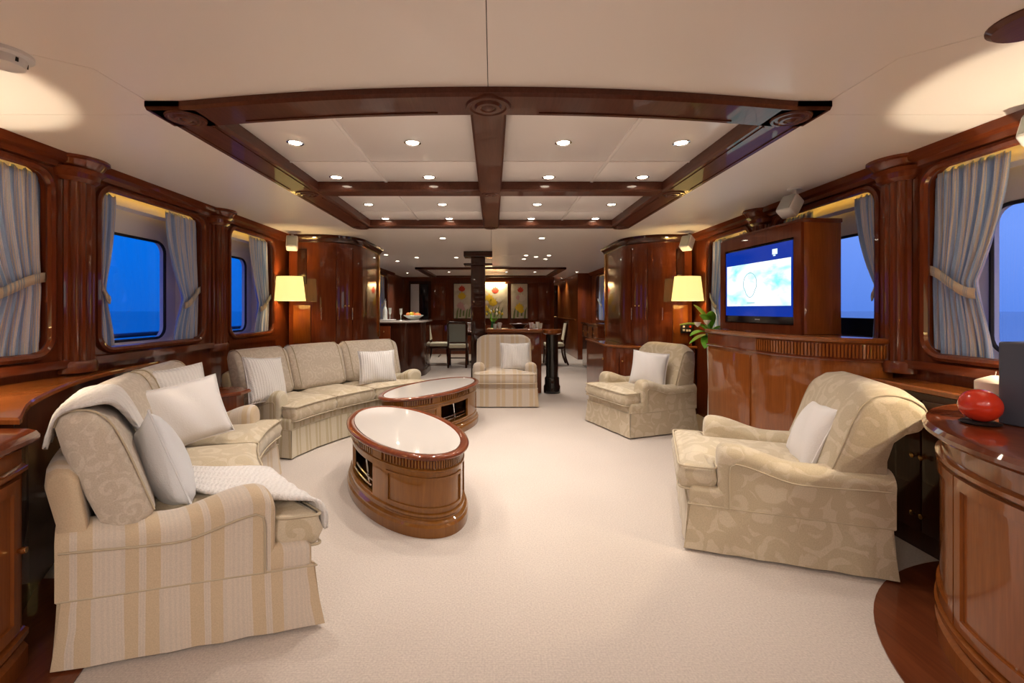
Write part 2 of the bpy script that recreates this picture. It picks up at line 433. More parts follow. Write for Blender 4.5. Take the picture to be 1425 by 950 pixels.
def window(n, s, a, b, board=False):
    X = WALL[s]; w = structure('window_%d' % n); w.location = (s*X, (a+b)/2, WZ0)
    def L(x, y, z): return (x-s*X, y-(a+b)/2, z-WZ0)
    ring = rrect(a, b, WZ0, WZ1, WR)
    obj('casing', MB().tube([L(s*(X-.004), p[0], p[1]) for p in ring], .024, 8, True), M['wood'], w)
    D = .27; ri = rrect(a-.012, b+.012, WZ0-.012, WZ1+.055, WR)
    mb = MB(); mb.loft([[L(s*(X+.05), *p) for p in ri], [L(s*(X+D), *p) for p in ri]], cap=False)
    obj('reveal', mb, M['win_grey'], w, angle=60)
    g0, g1 = a+.07, b-.12; h0, h1 = (WZ0+.03), 1.80
    hole = rrect(g0, g1, h0, h1, .09); out = rrect(a-.03, b+.03, WZ0-.03, WZ1+.07, WR)
    mb = MB(); mb.loft([[L(s*(X+D-.02), *p) for p in out], [L(s*(X+D-.02), *p) for p in hole], [L(s*(X+D+.02), *p) for p in hole], [L(s*(X+D+.02), *p) for p in out]], cap=False, loop=True)
    obj('window_frame', mb, M['win_grey'], w)
    mb = MB().tube([L(s*(X+D-.022), *p) for p in hole], .011, 6, True); obj('gasket', mb, M['black'], w)
    h2 = rrect(g0-.01, g1+.01, h0-.01, h1+.01, .09)
    mb = MB().loft([[L(s*(X+D+.002), *p) for p in h2], [L(s*(X+D+.010), *p) for p in h2]]); obj('pane', mb, M['glass'], w)
    mb = MB().box(*sorted((-s*.05, s*.02)), -(b-a)/2-.07, (b-a)/2+.07, -.075, -.028); obj('sill', mb, M['wood_y'], w)
    mb = MB().box(*sorted((s*.10, s*.20)), -(b-a)/2+.03, (b-a)/2-.03, WZ1-WZ0-.065, WZ1-WZ0-.015); obj('blind_box', mb, M['win_grey'], w)
    mb = MB().box(*sorted((s*.062, s*.075)), -(b-a)/2+.04, (b-a)/2-.04, WZ1-WZ0+.034, WZ1-WZ0+.046); obj('pelmet_light', mb, M['strip'], w)
    if board:
        mb = MB().box(*sorted((s*.215, s*.245)), -(b-a)/2+.01, (b-a)/2-.01, 0.0, .20); obj('lower_board', mb, M['black'], w)
    return w
n = 1
for s in (-1, 1):
    for k, (a, b) in enumerate(WIN+[FARWIN]):
        window(n, s, a, b, board=(s == 1 and k == 1)); n += 1

def cornice(name, s):
    X = WALL[s]; mb = MB()
    prof = [(0, 2.055), (.035, 2.06), (.045, 2.085), (.07, 2.10), (.085, ZC-.001), (0, ZC-.001)]
    mb.loft([[(s*(X-p), y, z) for p, z in prof] for y in (YB, 5.42)])
    mb.loft([[(s*(X-p), y, z) for p, z in prof] for y in (6.9, 11.3)])
    structure(name, mb, M['wood_y'], label='dark moulded mahogany cornice below the ceiling', angle=20)
cornice('trim_1', -1); cornice('trim_2', 1)

def pilaster(name, s, yc):
    X = WALL[s]; o = structure(name); o.location = (s*X, yc, 0); o['label'] = 'fluted mahogany half column between two windows'
    pts = []; nfl = 9
    for i in range(nfl*6+1):
        t = i/(nfl*6); a = PI*t; fl = .013*abs(math.sin(PI*nfl*t))
        r = .108-fl; pts.append((r*math.sin(a)*.75, -.108*math.cos(a)*(r/.108)))
    ring = [(-s*x, y) for x, y in pts]
    obj('shaft', MB().prism(ring, .90, 2.02), M['wood'], o, angle=30)
    base = [(-s*(.13*math.sin(PI*i/16)*.8), -.13*math.cos(PI*i/16)) for i in range(17)]
    obj('base', MB().profile(base, [(-.012, .875), (-.01, .88), (-.01, .93), (-.02, .945)]), M['wood'], o)
    obj('capital', MB().profile(base, [(-.02, 2.0), (.0, 2.02), (.005, 2.05), (.03, 2.07)]), M['wood'], o)
    cap = [(-s*(.15*math.sin(PI*i/20)), -.15*math.cos(PI*i/20)) for i in range(21)]
    obj('abacus', MB().profile(cap, [(-.03, 2.07), (-.01, 2.10), (.0, 2.118), (.015, 2.125), (.015, ZC-.001)]), M['wood'], o)
k = 3
for s in (-1, 1):
    for yc in (2.73, 4.125): pilaster('trim_%d' % k, s, yc); k += 1

# ------------------------------------------------------------------ ceiling
def ceiling():
    c = structure('ceiling', label='cream lacquered ceiling panels with narrow seams')
    G = .0014
    def plate(pts): obj('ceiling_sheet', MB().prism(offset(ccw(pts), -G), ZC, ZC+.02), M['ceiling'], c)
    xl, xr, xm = -1.48, 1.44, -.02
    plate([(xm, YB), (xm, 2.05), (xl, 2.05), (xl, 1.69), (-2.7, .83), (-2.7, YB)])
    plate([(xm, YB), (xm, 2.05), (xr, 2.05), (xr, 1.62), (2.7, .48), (2.7, YB)])
    plate([(xl, 1.69), (-2.7, .83), (-2.7, 2.09), (xl, 2.09)]); plate([(xr, 1.62), (2.7, .48), (2.7, 2.09), (xr, 2.09)])
    for a, b in ((-2.7, xl), (xr, 2.7)):
        plate([(a, 2.09), (b, 2.09), (b, 4.75), (a, 4.75)])
    for a, b in ((-2.7, xm), (xm, 2.7)):
        for y0, y1 in ((4.75, 7.6), (7.6, 12.6), (12.6, YF)): plate([(a, y0), (b, y0), (b, y1), (a, y1)])
    obj('ceiling_void', MB().box(-2.75, 2.75, YB, YF, ZC+.075, ZC+.10), M['black'], c)
    g = .004
    for xa, xb, xc in ((-1.30, -.775, -.09), (.05, .715, 1.26)):
        for ya, yb, yc in ((2.0, 2.86, 3.33), (3.45, 4.33, 4.76)):
            for u0, u1 in ((xa, xb), (xb, xc)):
                for v0, v1 in ((ya, yb), (yb, yc)):
                    obj('ceiling_panel', MB().rbox(u0+g, u1-g, v0+g, v1-g, ZC+.035, ZC+.06, .006, 1), M['panel_white'], c)
            obj('panel_rib', MB().rbox(xb-.012, xb+.012, ya, yc, ZC+.028, ZC+.05, .005, 1), M['panel_white'], c)
            obj('panel_rib', MB().rbox(xa, xc, yb-.010, yb+.010, ZC+.029, ZC+.05, .005, 1), M['panel_white'], c)
    return c
CEIL = ceiling()

def coffer():
    c = structure('trim_9', label='mahogany coffer frame with carved roundels set in the ceiling'); zb = 2.105
    def bow(x): return 1.95-.125*(1-min(1, abs((x+.02)/1.30))**2)
    xs = [lerp(-1.49, 1.45, i/40) for i in range(41)]
    R = []
    for x in xs:
        y0 = bow(x); y1 = bow(x)+.205
        R.append([(x, y0, ZC+.005), (x, y0, zb+.012), (x, y0+.012, zb), (x, y1-.02, zb), (x, y1, zb+.014), (x, y1, ZC+.055), (x, y0+.1, ZC+.055)])
    obj('front_beam', MB().loft(R), M['coffer'], c, angle=25)
    R2 = [[(x, bow(x)+.045, zb+.002), (x, bow(x)+.045, zb-.005), (x, bow(x)+.053, zb-.005), (x, bow(x)+.053, zb+.002)] for x in xs[6:19]]
    for rng in (range(5, 18), range(23, 36)):
        for o in (.155,):
            obj('bead', MB().loft([[(xs[i], bow(xs[i])+o, zb+.002), (xs[i], bow(xs[i])+o, zb-.005), (xs[i], bow(xs[i])+o+.008, zb-.005), (xs[i], bow(xs[i])+o+.008, zb+.002)] for i in rng]), M['coffer'], c)
    def beam(name, x0, x1, y0, y1, z=zb, beads=None):
        R = [[(x0, y0, ZC+.055), (x1, y0, ZC+.055), (x1, y1, ZC+.055), (x0, y1, ZC+.055)], [(x0, y0, z+.012), (x1, y0, z+.012), (x1, y1, z+.012), (x0, y1, z+.012)],
             [(x0+.012, y0+.012, z), (x1-.012, y0+.012, z), (x1-.012, y1-.012, z), (x0+.012, y1-.012, z)]]
        obj(name, MB().loft(R), M['coffer'], c, angle=20)
    for x0, x1 in ((-1.49, -1.27), (1.23, 1.45)):
        beam('side_beam', x0, x1, 1.95, 4.84)
        for y0, y1 in ((2.14, 3.26), (3.50, 4.70)):
            for bx in (x0+.035, x1-.043):
                obj('bead', MB().box(bx, bx+.008, y0, y1, zb-.005, zb+.002), M['coffer'], c)
    beam('back_beam', -1.49, 1.45, 4.72, 4.86); beam('cross_beam', -1.28, 1.24, 3.31, 3.47, zb+.001); beam('centre_beam', -.10, .06, 1.98, 4.84, zb-.004)
    for i, (x, y, r) in enumerate(((-1.375, 2.045, .085), (1.335, 2.045, .085), (-.02, 1.925, .098), (-1.38, 3.39, .085), (1.34, 3.39, .085), (-.02, 3.39, .07), (-1.38, 4.79, .08), (1.34, 4.79, .08), (-.02, 4.79, .075))):
        pr = [(r, .03), (r, .002), (r*.93, -.008), (r*.80, -.008), (r*.74, -.002), (r*.60, -.002), (r*.52, -.012), (r*.36, -.012), (r*.30, -.006), (r*.16, -.016), (r*.02, -.018)]
        obj('roundel', MB().lathe(pr, (x, y, zb), 28), M['coffer'], c)
coffer()
def far_coffer():
    c = structure('trim_10', label='dark coffer frame in the ceiling over the dining table'); z = 2.10
    for x0, x1, y0, y1 in ((-1.66, 1.56, 9.7, 9.86), (-1.66, 1.56, 12.1, 12.26), (-1.66, -1.50, 9.7, 12.26), (1.40, 1.56, 9.7, 12.26)):
        obj('frame_beam', MB().box(x0, x1, y0, y1, z-(.004 if y1-y0 > 1 else 0), ZC+.015), M['coffer'], c)
far_coffer()
tag(obj('ceiling_disc', MB().lathe([(.115, .03), (.115, .0), (.10, -.012), (.02, -.014)], (1.675, 1.40, ZC-.005), 32), M['coffer']), 'plain round mahogany disc fixed flat on the cream ceiling', 'ceiling disc')
sd = thing('smoke_detector', 'white round smoke detector on the ceiling above the striped sofa', 'smoke detector', (-1.695, 1.585, ZC))
obj('base', MB().lathe([(.075, 0), (.075, -.012), (.066, -.018), (.05, -.018)], n=28), M['white_plastic'], sd)
obj('head', MB().lathe([(.058, -.016), (.052, -.045), (.03, -.052), (.002, -.052)], n=28), M['white_plastic'], sd)
for a in range(6): obj('slot', MB().box(-.004, .004, .05, .0575, -.036, -.022), M['black'], sd, rot=(0, 0, a*PI/3+.3))

# downlights: a chrome ring, a lit lens and its own spot lamp
def downlights():
    ring = MB().lathe([(.036, .001), (.047, .001), (.047, -.005), (.042, -.008), (.034, -.004), (.034, .001)], n=24)
    root = thing('downlight', 'recessed chrome downlight shining in a panel of the ceiling coffer', 'downlight', (0, 0, 0), 0, 'downlights in the big ceiling coffer')
    obj('ring', ring, M['chrome'], root); obj('lens', MB().lathe([(.0345, .001), (.0345, -.003), (.002, -.004)], n=20), M['lamp_lens'], root)
    def lamp(parent, w, col, wide=112, bl=.9):
        d = bpy.data.lights.new('spot', 'SPOT'); d.energy = w; d.color = col; d.spot_size = math.radians(wide); d.spot_blend = bl; d.shadow_soft_size = .03
        o = bpy.data.objects.new('spot', d); COL.objects.link(o); o.parent = parent; o.location = (0, 0, -.012)
    first = True
    spots = []
    for y in (2.53, 3.19, 4.02, 4.65):
        for x in (-1.096, -.446, .39, 1.044): spots.append((x, y, ZC+.035, DOWN_W, 0))
    for px, py in ((616, 331), (754, 331), (537, 354), (553, 363), (580, 358), (635, 358), (729, 360), (732, 355), (746, 357), (759, 360), (764, 355)):
        d = (ZC-HC)*FPX/(VY-py); spots.append(((px-VX)*d/FPX, d, ZC, HALL_W, 1))
    for x, y in ((-2.1, 11.2), (-1.05, 10.9), (.32, 10.9), (1.0, 10.9), (2.0, 10.9), (1.95, 13.0), (1.95, 14.6), (1.95, 16.2)): spots.append((x, y, ZC, HALL_W*1.5, 2))
    for y, q in ((-.5, .6), (-1.4, 1.1), (-2.4, 1.3)):
        for x in (-1.7, -.75, .7, 1.65): spots.append((x, y, ZC, DOWN_W*q, 3))
    for x, y, z, w, kind in spots:
        r = root if first else copy_tree(root); first = False
        r.location = (x, y, z)
        if kind == 0:
            i0 = min(range(4), key=lambda q: abs((-1.096, -.446, .39, 1.044)[q]-x)); j0 = min(range(4), key=lambda q: abs((2.53, 3.19, 4.02, 4.65)[q]-y))
            r['label'] = 'coffer downlight on the %s side, next to the %s beam, %s row from bowed beam' % ('sofa' if i0 < 2 else 'television', 'centre' if i0 in (1, 2) else 'outer', ('first', 'second', 'third', 'fourth')[j0])
        if kind == 1:
            r['label'] = ('downlight just beyond the coffer on the %s side' % ('sofa' if x < 0 else 'television')) if y < 6.5 else 'downlight in the ceiling above the bar' if x < -1 else 'downlight beside the dark column on the bar side' if x < 0 else 'one of five clustered downlights between column and corridor'
        if kind == 1: r['group'] = 'downlights in the passage ceiling'
        if kind == 2: r['label'] = 'small lit downlight in the ceiling of dining area and corridor'; r['group'] = 'downlights over dining area and corridor'
        if kind == 3: r['label'] = 'recessed downlight in the flat ceiling aft of the coffer'; r['group'] = 'downlights aft'
        lamp(r, w, (1, .895, .80) if kind != 2 else (1, .93, .83), *((166, .35) if kind == 3 else (112, .9)))
downlights()

# ------------------------------------------------------------------ far end of the saloon
mb = MB().box(-2.5, 1.70, 12.7, 12.78, 0, ZC); structure('wall_back', mb, M['wood'], label='panelled mahogany wall behind the dining table')
mb = MB().box(2.10, 2.5, 11.3, 11.42, 0, ZC); structure('wall_forward', mb, M['wood'], label='mahogany return wall beside the corridor')
mb = MB().box(2.10, 2.18, 11.42, YF, 0, ZC); structure('wall_corridor', mb, M['wood_warm'], label='corridor wall in lighter mahogany')
mb = MB().box(1.62, 1.70, 12.78, YF, 0, ZC); structure('wall_corridor_inner', mb, M['wood'], label='inner corridor wall')
mb = MB().box(1.62, 2.5, YF-.08, YF, 0, ZC); structure('wall_end', mb, M['wood_warm'], label='wall closing the corridor')
mb = MB().box(-2.7, 2.7, YB-.06, YB, 0, ZC); structure('wall_aft', mb, M['wood'], label='mahogany wall aft')
d1 = structure('door_1', label='dark corridor door standing ajar'); d1.location = (1.72, 14.0, 0)
obj('leaf', MB().rbox(0, .27, -.02, .02, .02, 1.98, .006, 1), M['wood_dark'], d1)
obj('handle', MB().tube([(.22, -.03, 1.02), (.22, -.06, 1.02), (.14, -.06, 1.02)], .009), M['brass'], d1)
bp = structure('trim_11', label='raised panels and cornice of the dining wall')
for x0, x1 in ((-1.72, -1.32), (.98, 1.22), (1.26, 1.60)):
    obj('panel', MB().rbox(x0, x1, 12.675, 12.705, .95, 1.98, .01, 1), M['wood'], bp)
for x0, x1 in ((-2.45, -1.40), (-1.36, .95), (1.0, 1.62)):
    obj('panel', MB().rbox(x0, x1, 12.675, 12.705, .12, .82, .01, 1), M['wood'], bp)
obj('dado_rail', MB().box(-2.5, 1.70, 12.66, 12.705, .86, .90), M['wood_x'], bp); obj('cornice', MB().box(-2.5, 1.70, 12.62, 12.70, 2.05, ZC-.001), M['wood_x'], bp)
for s in (-1, 1): obj('handrail', MB().tube([(2.09, 11.6+s*0, .98), (2.09, 17.5, .98)], .018), M['wood_warm'], bp) if s > 0 else None
mw = thing('mirror_cabinet', 'tall glazed display cabinet on the far wall behind the bar', 'cabinet', (-2.02, 12.62, 0))
obj('surround', MB().box(-.30, .30, -.03, .07, .9, 2.02), M['wood_dark'], mw)
for i in (0, 1):
    obj('glass_door', MB().rbox(-.25+.26*i, -.02+.26*i, -.045, -.028, .98, 1.94, .005, 1), M['win_grey'] if i == 0 else M['screen_bezel'], mw)

def painting(x, w, label, flowers):
    p = thing('painting', label, 'painting', (x, 12.66, 1.0), 0, 'tulip paintings behind the dining table')
    obj('frame', MB().rbox(-w/2-.02, w/2+.02, -.025, .03, -.02, .97, .008, 1), M['wood_dark'], p)
    cv = mat('painted_canvas', (.62, .58, .48), .7); g = NG(cv); nz = g.noise(g.coord(), 4, 4, .5)
    g.l(g.ramp(nz.outputs[0], [(.3, (.48, .45, .33)), (.6, (.66, .62, .52))]), g.b.inputs['Base Color'])
    obj('canvas', MB().box(-w/2, w/2, -.034, -.02, 0, .95), cv, p)
    for fx, fz, r, col, kind in flowers:
        if kind == 'tulip': r *= 1.3
        m = mat('paint', col, .7); mb = MB()
        if kind == 'tulip':
            for q in (-2, -1, 0, 1, 2):
                an = PI/2-q*.42; dx, dz = math.cos(an), math.sin(an); y = -.0365-.0012*(2-abs(q)); ll = r*(1.25-.12*abs(q)); ww = r*.34
                mb.add([(fx, y, fz-r*.55), (fx+dx*ll*.45-dz*ww, y, fz-r*.4+dz*ll*.55+dx*ww), (fx+dx*ll, y, fz-r*.5+dz*ll*1.15), (fx+dx*ll*.45+dz*ww, y, fz-r*.4+dz*ll*.55-dx*ww)], [(0, 1, 2, 3)])
        elif kind == 'leaf':
            mb.add([(fx-r*.16, -.0355, fz-r), (fx+r*.16, -.0355, fz-r), (fx+r*.22, -.0355, fz), (fx+r*.35, -.0355, fz+r), (fx-r*.02, -.0355, fz+.2*r)], [(0, 1, 2, 3, 4)])
        obj('painted_flower' if kind == 'tulip' else 'painted_leaf', mb, m, p)
RED, YEL, PINK, WHT, GRN = (.60, .06, .03), (.75, .55, .04), (.62, .38, .38), (.74, .70, .62), (.16, .22, .08)
lv = lambda xs: [(x, .16+.03*(i % 3), .16, GRN, 'leaf') for i, x in enumerate(xs)]
painting(-.84, .475, 'tall tulip painting with a red bloom over yellow, behind the grey dining chair', lv([-.16, -.07, .02, .1, .18])+[(-.02, .80, .10, RED, 'tulip'), (-.02, .60, .12, YEL, 'tulip'), (-.06, .34, .11, PINK, 'tulip'), (.09, .30, .09, WHT, 'tulip'), (.02, .26, .07, PINK, 'tulip')])
painting(-.055, .92, 'wide tulip painting lit from above on the dining wall', lv([-.30, -.22, -.1, 0, .1, .18, .28])+[(-.27, .68, .10, PINK, 'tulip'), (.12, .76, .11, RED, 'tulip'), (-.05, .52, .14, YEL, 'tulip'), (.06, .42, .13, YEL, 'tulip'), (-.26, .46, .11, WHT, 'tulip'), (-.18, .26, .12, YEL, 'tulip'), (.22, .48, .09, WHT, 'tulip'), (-.12, .42, .08, WHT, 'tulip')])
painting(.73, .45, 'tall tulip painting with white blooms over yellow, nearest the corridor', lv([-.15, -.05, .06, .15])+[(.03, .77, .09, RED, 'tulip'), (.06, .55, .12, WHT, 'tulip'), (-.03, .56, .08, PINK, 'tulip'), (0, .28, .13, YEL, 'tulip'), (.05, .20, .09, YEL, 'tulip')])
pl = thing('picture_light', 'brass picture light above the wide tulip painting', 'picture light', (.06, 12.60, 2.0))
obj('tube', MB().tube([(-.30, 0, 0), (.30, 0, 0)], .016), M['brass'], pl); obj('bulb', MB().box(-.28, .28, -.008, .008, -.022, -.014), M['gold_light'], pl)
obj('bracket', MB().tube([(0, 0, .0), (0, .04, .02), (0, .10, .02)], .008), M['brass'], pl)
_d = bpy.data.lights.new('picture_lamp', 'AREA'); _d.shape = 'RECTANGLE'; _d.size = .5; _d.size_y = .03; _d.energy = 13; _d.color = (1, .74, .42)
_o = bpy.data.objects.new('picture_lamp', _d); COL.objects.link(_o); _o.parent = pl; _o.location = (0, -.02, -.03); _o.rotation_euler = (math.radians(28), 0, 0)

# ------------------------------------------------------------------ tall rounded cabinets flanking the passage
def tall_cabinet(s):
    X = WALL[s]; xi = 1.685 if s < 0 else 1.66; r = .44; y0 = 5.46
    xc = xi+r; nm = 'left'
    t = thing('tall_cabinet', 'rounded glossy mahogany cabinet %s' % ('behind the three seat sofa with two cushions' if s < 0 else 'behind the damask armchair, beside the control panel'), 'cabinet', (0, 0, 0))
    X -= .06
    prof = [(s*X, y0), (s*xc, y0)] + [(s*(xc-r*math.sin(math.radians(a))), y0+r-r*math.cos(math.radians(a))) for a in range(6, 91, 6)] + [(s*xi, 6.75), (s*X, 6.75)]
    obj('carcass', MB().prism(prof, .812, 2.08), M['wood'], t, angle=20)
    obj('cornice', MB().profile(prof, [(.0, 2.05), (.015, 2.06), (.03, 2.09), (.05, 2.11), (.055, ZC-.002)]), M['wood_dark'], t, angle=20)
    c = lambda a, e: (s*(xc-(r+e)*math.sin(math.radians(a))), y0+r-(r+e)*math.cos(math.radians(a)))
    for a0, a1 in ((3, 30), (31, 58), (59, 87)):
        d = obj('door', MB().plate(c, -.005, .012, a0, a1, .86, 2.0, 8), M['wood'], t, angle=20)
    for a in (10, 33, 56):
        p = c(a, .03); q = c(a, .012)
        obj('handle', MB().tube([(q[0], q[1], 1.26), (p[0], p[1], 1.265), (p[0], p[1], 1.12), (q[0], q[1], 1.125)], .006), M['brass'], t)
    for a in (44, 50):
        p = c(a, .02); obj('knob', MB().ball((p[0], p[1], 1.29), .012, n=10, m=6), M['brass'], t)
    # brass edge and fluted corner towards the passage
    obj('edge_strip', MB().box(*sorted((s*(xi-.022), s*(xi+.01))), 6.66, 6.72, .85, 2.05), M['brass'], t)
    # flat niche with frame beside the window
    xa, xb = X-.02, xc+.02
    for (u0, u1, z0, z1) in ((.30, .70, 1.55, 1.97), (.12, .88, .84, 1.30)):
        x0, x1 = lerp(xa, xb, u0), lerp(xa, xb, u1)
        x0, x1 = sorted((s*x0, s*x1))
        obj('panel', MB().rbox(x0, x1, y0-.014, y0+.01, z0, z1, .006, 1), M['wood_dark'] if z0 > 1.4 else M['wood_warm'], t)
    return t
for s in (-1, 1): tall_cabinet(s)
def low_cabinet(s):
    xi = 1.42 if s > 0 else 1.58; y0 = 5.44; r = .44; xc = xi+r; XW = WALL[s]-.03
    t = thing('low_cabinet', 'low mahogany cabinet %s' % ('curving behind the damask armchair with a plain cushion' if s > 0 else 'with brass knobs at the end of the three seat sofa'), 'cabinet')
    prof = [(s*XW, y0), (s*xc, y0)]+[(s*(xc-r*math.sin(math.radians(a))), y0+r-r*math.cos(math.radians(a))) for a in range(9, 91, 9)]+[(s*xi, 6.9), (s*XW, 6.9)]
    obj('body', MB().profile(prof, [(0, 0), (0, .78)]), M['wood'], t, angle=20)
    obj('top', MB().profile(prof, [(.0, .775), (.02, .785), (.02, .80), (.01, .81)]), M['wood_warm'], t, angle=20)
    obj('plinth', MB().profile(prof, [(.015, 0), (.015, .08), (.0, .09)]), M['wood_dark'], t, angle=20)
    c = lambda a, e: (s*(xc-(r+e)*math.sin(math.radians(a))), y0+r-(r+e)*math.cos(math.radians(a)))
    for a0, a1 in ((4, 44), (46, 86)):
        dr = obj('door', MB().plate(c, -.004, .012, a0, a1, .14, .72, 8), M['wood'], t, angle=20)
        p = c(a1-5, .024); obj('knob', MB().ball((p[0], p[1], .62), .013, n=10, m=6), M['brass'], dr)
for s in (-1, 1): low_cabinet(s)

# column, half-height divider and its round end post
t = thing('square_column', 'slim dark column from floor to ceiling behind the striped armchair', 'column', (-.23, 7.15, 0))
obj('shaft', MB().rbox(-.11, .11, -.11, .11, .08, 2.06, .012, 1), M['wood_dark'], t)
obj('base', MB().rbox(-.14, .14, -.14, .14, 0, .085, .008, 1), M['wood_dark'], t)
for z in (1.93, 2.06): obj('collar', MB().rbox(-.22, .22, -.16, .16, z, z+.025 if z < 2 else ZC-.002, .006, 1), M['wood_dark'], t)
t = thing('divider_cabinet', 'mahogany half-height divider behind the striped armchair', 'cabinet', (.315, 7.0, 0))
obj('body', MB().rbox(-.395, .41, -.20, .20, .0, .90, .01, 1), M['wood'], t); obj('top', MB().rbox(-.41, .42, -.24, .24, .90, .955, .015, 2), M['wood_warm_x'], t)
t = thing('round_post', 'black marble post with a wooden cap at the end of the divider', 'post', (.885, 6.84, 0))
obj('shaft', MB().lathe([(.092, .1), (.092, .86), (.10, .88)], n=24), M['black_marble'], t)
obj('foot', MB().lathe([(.125, 0), (.125, .10), (.11, .13), (.11, .22), (.095, .24)], n=24), M['black_marble'], t)
obj('cap', MB().lathe([(.10, .87), (.14, .89), (.14, .94), (.125, .955), (.01, .955)], n=24), M['wood_warm'], t)
t = thing('serving_bowl', 'dark oval serving bowl on the divider', 'bowl', (.40, 7.0, .955))
obj('body', MB().lathe([(.06, 0), (.07, .01), (.15, .07), (.145, .072), (.06, .02), (.01, .018)], n=24), M['wood_dark'], t)
for i, (x, h) in enumerate(((.03, .07), (.10, .09), (.68, .10), (.73, .08), (.63, .07))):
    gl = thing('glass_tumbler', 'small clear tumbler standing on the divider', 'glass', (x, 6.96+.03*(i % 2), .955), 0, 'tumblers on the divider')
    obj('cup', MB().lathe([(.022, 0), (.03, h), (.027, h), (.02, .008), (.001, .008)], n=14), M['glass_vase'], gl)

# ------------------------------------------------------------------ bar on the port side
t = thing('bar_counter', 'dark mahogany bar with a pale stone top under the left far window', 'bar', (0, 0, 0))
prof = ccw([(-2.44, 8.3), (-1.85, 8.3)]+arc(-1.75, 8.75, .45, -90, 0, 8)+[(-1.30, 9.4), (-2.44, 9.4)])
obj('body', MB().profile(prof, [(0, 0), (0, 1.0)]), M['wood_dark'], t, angle=20); obj('stone_top', MB().profile(prof, [(.03, 1.0), (.045, 1.012), (.045, 1.03), (.03, 1.04)]), M['marble'], t, angle=20)
obj('plinth', MB().profile(prof, [(.02, 0), (.02, .1), (0, .11)]), M['wood_dark'], t, angle=20)
for x0, x1 in ((-2.40, -2.12), (-2.10, -1.86)):
    for z0, z1 in ((.62, .94), (.14, .60)):
        dr = obj('drawer', MB().rbox(x0, x1, 8.28, 8.305, z0, z1, .006, 1), M['wood'], t)
        obj('knob', MB().ball(((x0+x1)/2, 8.268, (z0+z1)/2+.06), .014, n=10, m=6), M['brass'], dr)
t = thing('drinks_tray', 'flat white tray under the bottle on the bar', 'tray', (-1.98, 8.55, 1.04)); obj('dish', MB().lathe([(.12, 0), (.17, .012), (.165, .018), (.11, .008), (.001, .008)], n=28), M['napkin'], t)
t = thing('champagne_bottle', 'clear bottle with a pale neck standing on the bar tray', 'bottle', (-2.02, 8.55, 1.052))
obj('body', MB().lathe([(.04, 0), (.043, .01), (.043, .16), (.035, .20), (.018, .25)], n=18), M['glass_vase'], t); obj('neck', MB().lathe([(.018, .25), (.016, .33), (.02, .335), (.02, .35), (.001, .352)], n=16), M['napkin'], t)
for x, y, lb in ((-1.94, 8.60, 'champagne flute beside the bottle on the bar tray'), (-1.72, 8.52, 'champagne flute standing alone between tray and fruit bowl')):
    t = thing('champagne_flute', lb, 'glass', (x, y, 1.052 if x < -1.8 else 1.041), 0, 'champagne flutes on the bar')
    obj('foot', MB().lathe([(.032, 0), (.03, .004), (.005, .01), (.005, .09)], n=16), M['glass_vase'], t); obj('cup', MB().lathe([(.006, .09), (.024, .12), (.03, .22), (.027, .22), (.02, .12), (.002, .10)], n=16), M['glass_vase'], t)
t = thing('fruit_bowl', 'wide glass bowl of fruit on the bar', 'bowl', (-1.50, 8.62, 1.041)); obj('dish', MB().lathe([(.06, 0), (.07, .01), (.19, .09), (.185, .095), (.06, .02), (.001, .018)], n=26), M['glass_vase'], t)
for i in range(7):
    a = i*.9; x, y = -1.50+.10*math.cos(a), 8.62+.10*math.sin(a)
    o = i % 2 == 0 or i == 3
    tag(obj('orange' if o else 'lemon', MB().ball((0, 0, 0), .045, .04, .04), M['orange_fruit'] if o else M['lemon_fruit'], loc=(x, y, 1.135+.012*(i % 3))), 'orange fruit heaped in the glass bowl' if o else 'yellow lemon heaped in the glass bowl', 'fruit', 'fruit in the bowl on the bar')
# sideboard on the starboard side
t = thing('sideboard', 'mahogany sideboard with drawers below the far right window', 'sideboard', (2.22, 9.2, 0))
obj('body', MB().rbox(-.24, .21, -.6, .9, 0, .93, .008, 1), M['wood'], t); obj('top', MB().rbox(-.27, .215, -.63, .93, .93, .965, .008, 1), M['wood_warm'], t)
for y in (-.55, -.05, .45):
    dr = obj('drawer', MB().rbox(-.252, -.235, y, y+.42, .66, .90, .006, 1), M['wood_warm'], t); obj('knob', MB().ball((-.262, y+.21, .78), .013, n=8, m=6), M['brass'], dr)
dr = obj('end_panel', MB().rbox(-.20, .18, -.612, -.598, .1, .86, .006, 1), M['wood'], t)

# ------------------------------------------------------------------ dining table and chairs
t = thing('dining_table', 'dark round-ended dining table below the tulip paintings', 'table', (.15, 10.7, 0))
ov = arc(0, 0, 1.05, 0, 360, 40, .62)[:-1]
obj('top', MB().profile(ov, [(-.03, .715), (0, .73), (0, .75), (-.015, .76)]), M['wood'], t, angle=25); obj('apron', MB().profile(offset(ov, -.12), [(0, .65), (0, .72)]), M['wood_dark'], t, angle=25)
for x in (-.5, .5):
    obj('pedestal', MB().lathe([(.20, 0), (.20, .03), (.09, .06), (.06, .2), (.08, .4), (.06, .6), (.12, .66)], (x, 0, 0), 20), M['wood_dark'], t)
for i, (x, y) in enumerate(((-.55, -.30), (-.70, .1), (.45, -.3), (.75, .05), (0, -.36))):
    tag(obj('folded_napkin', MB().loft([[(.05*math.cos(k*PI/3), .05*math.sin(k*PI/3), 0) for k in range(6)], [(.035*math.cos(k*PI/3), .035*math.sin(k*PI/3), .09) for k in range(6)], [(.06*math.cos(k*PI/3), .06*math.sin(k*PI/3), .17) for k in range(6)]]), M['napkin'], loc=(.15+x, 10.7+y, .761)), 'white napkin folded upright on the dining table', 'napkin', 'napkins on the dining table')
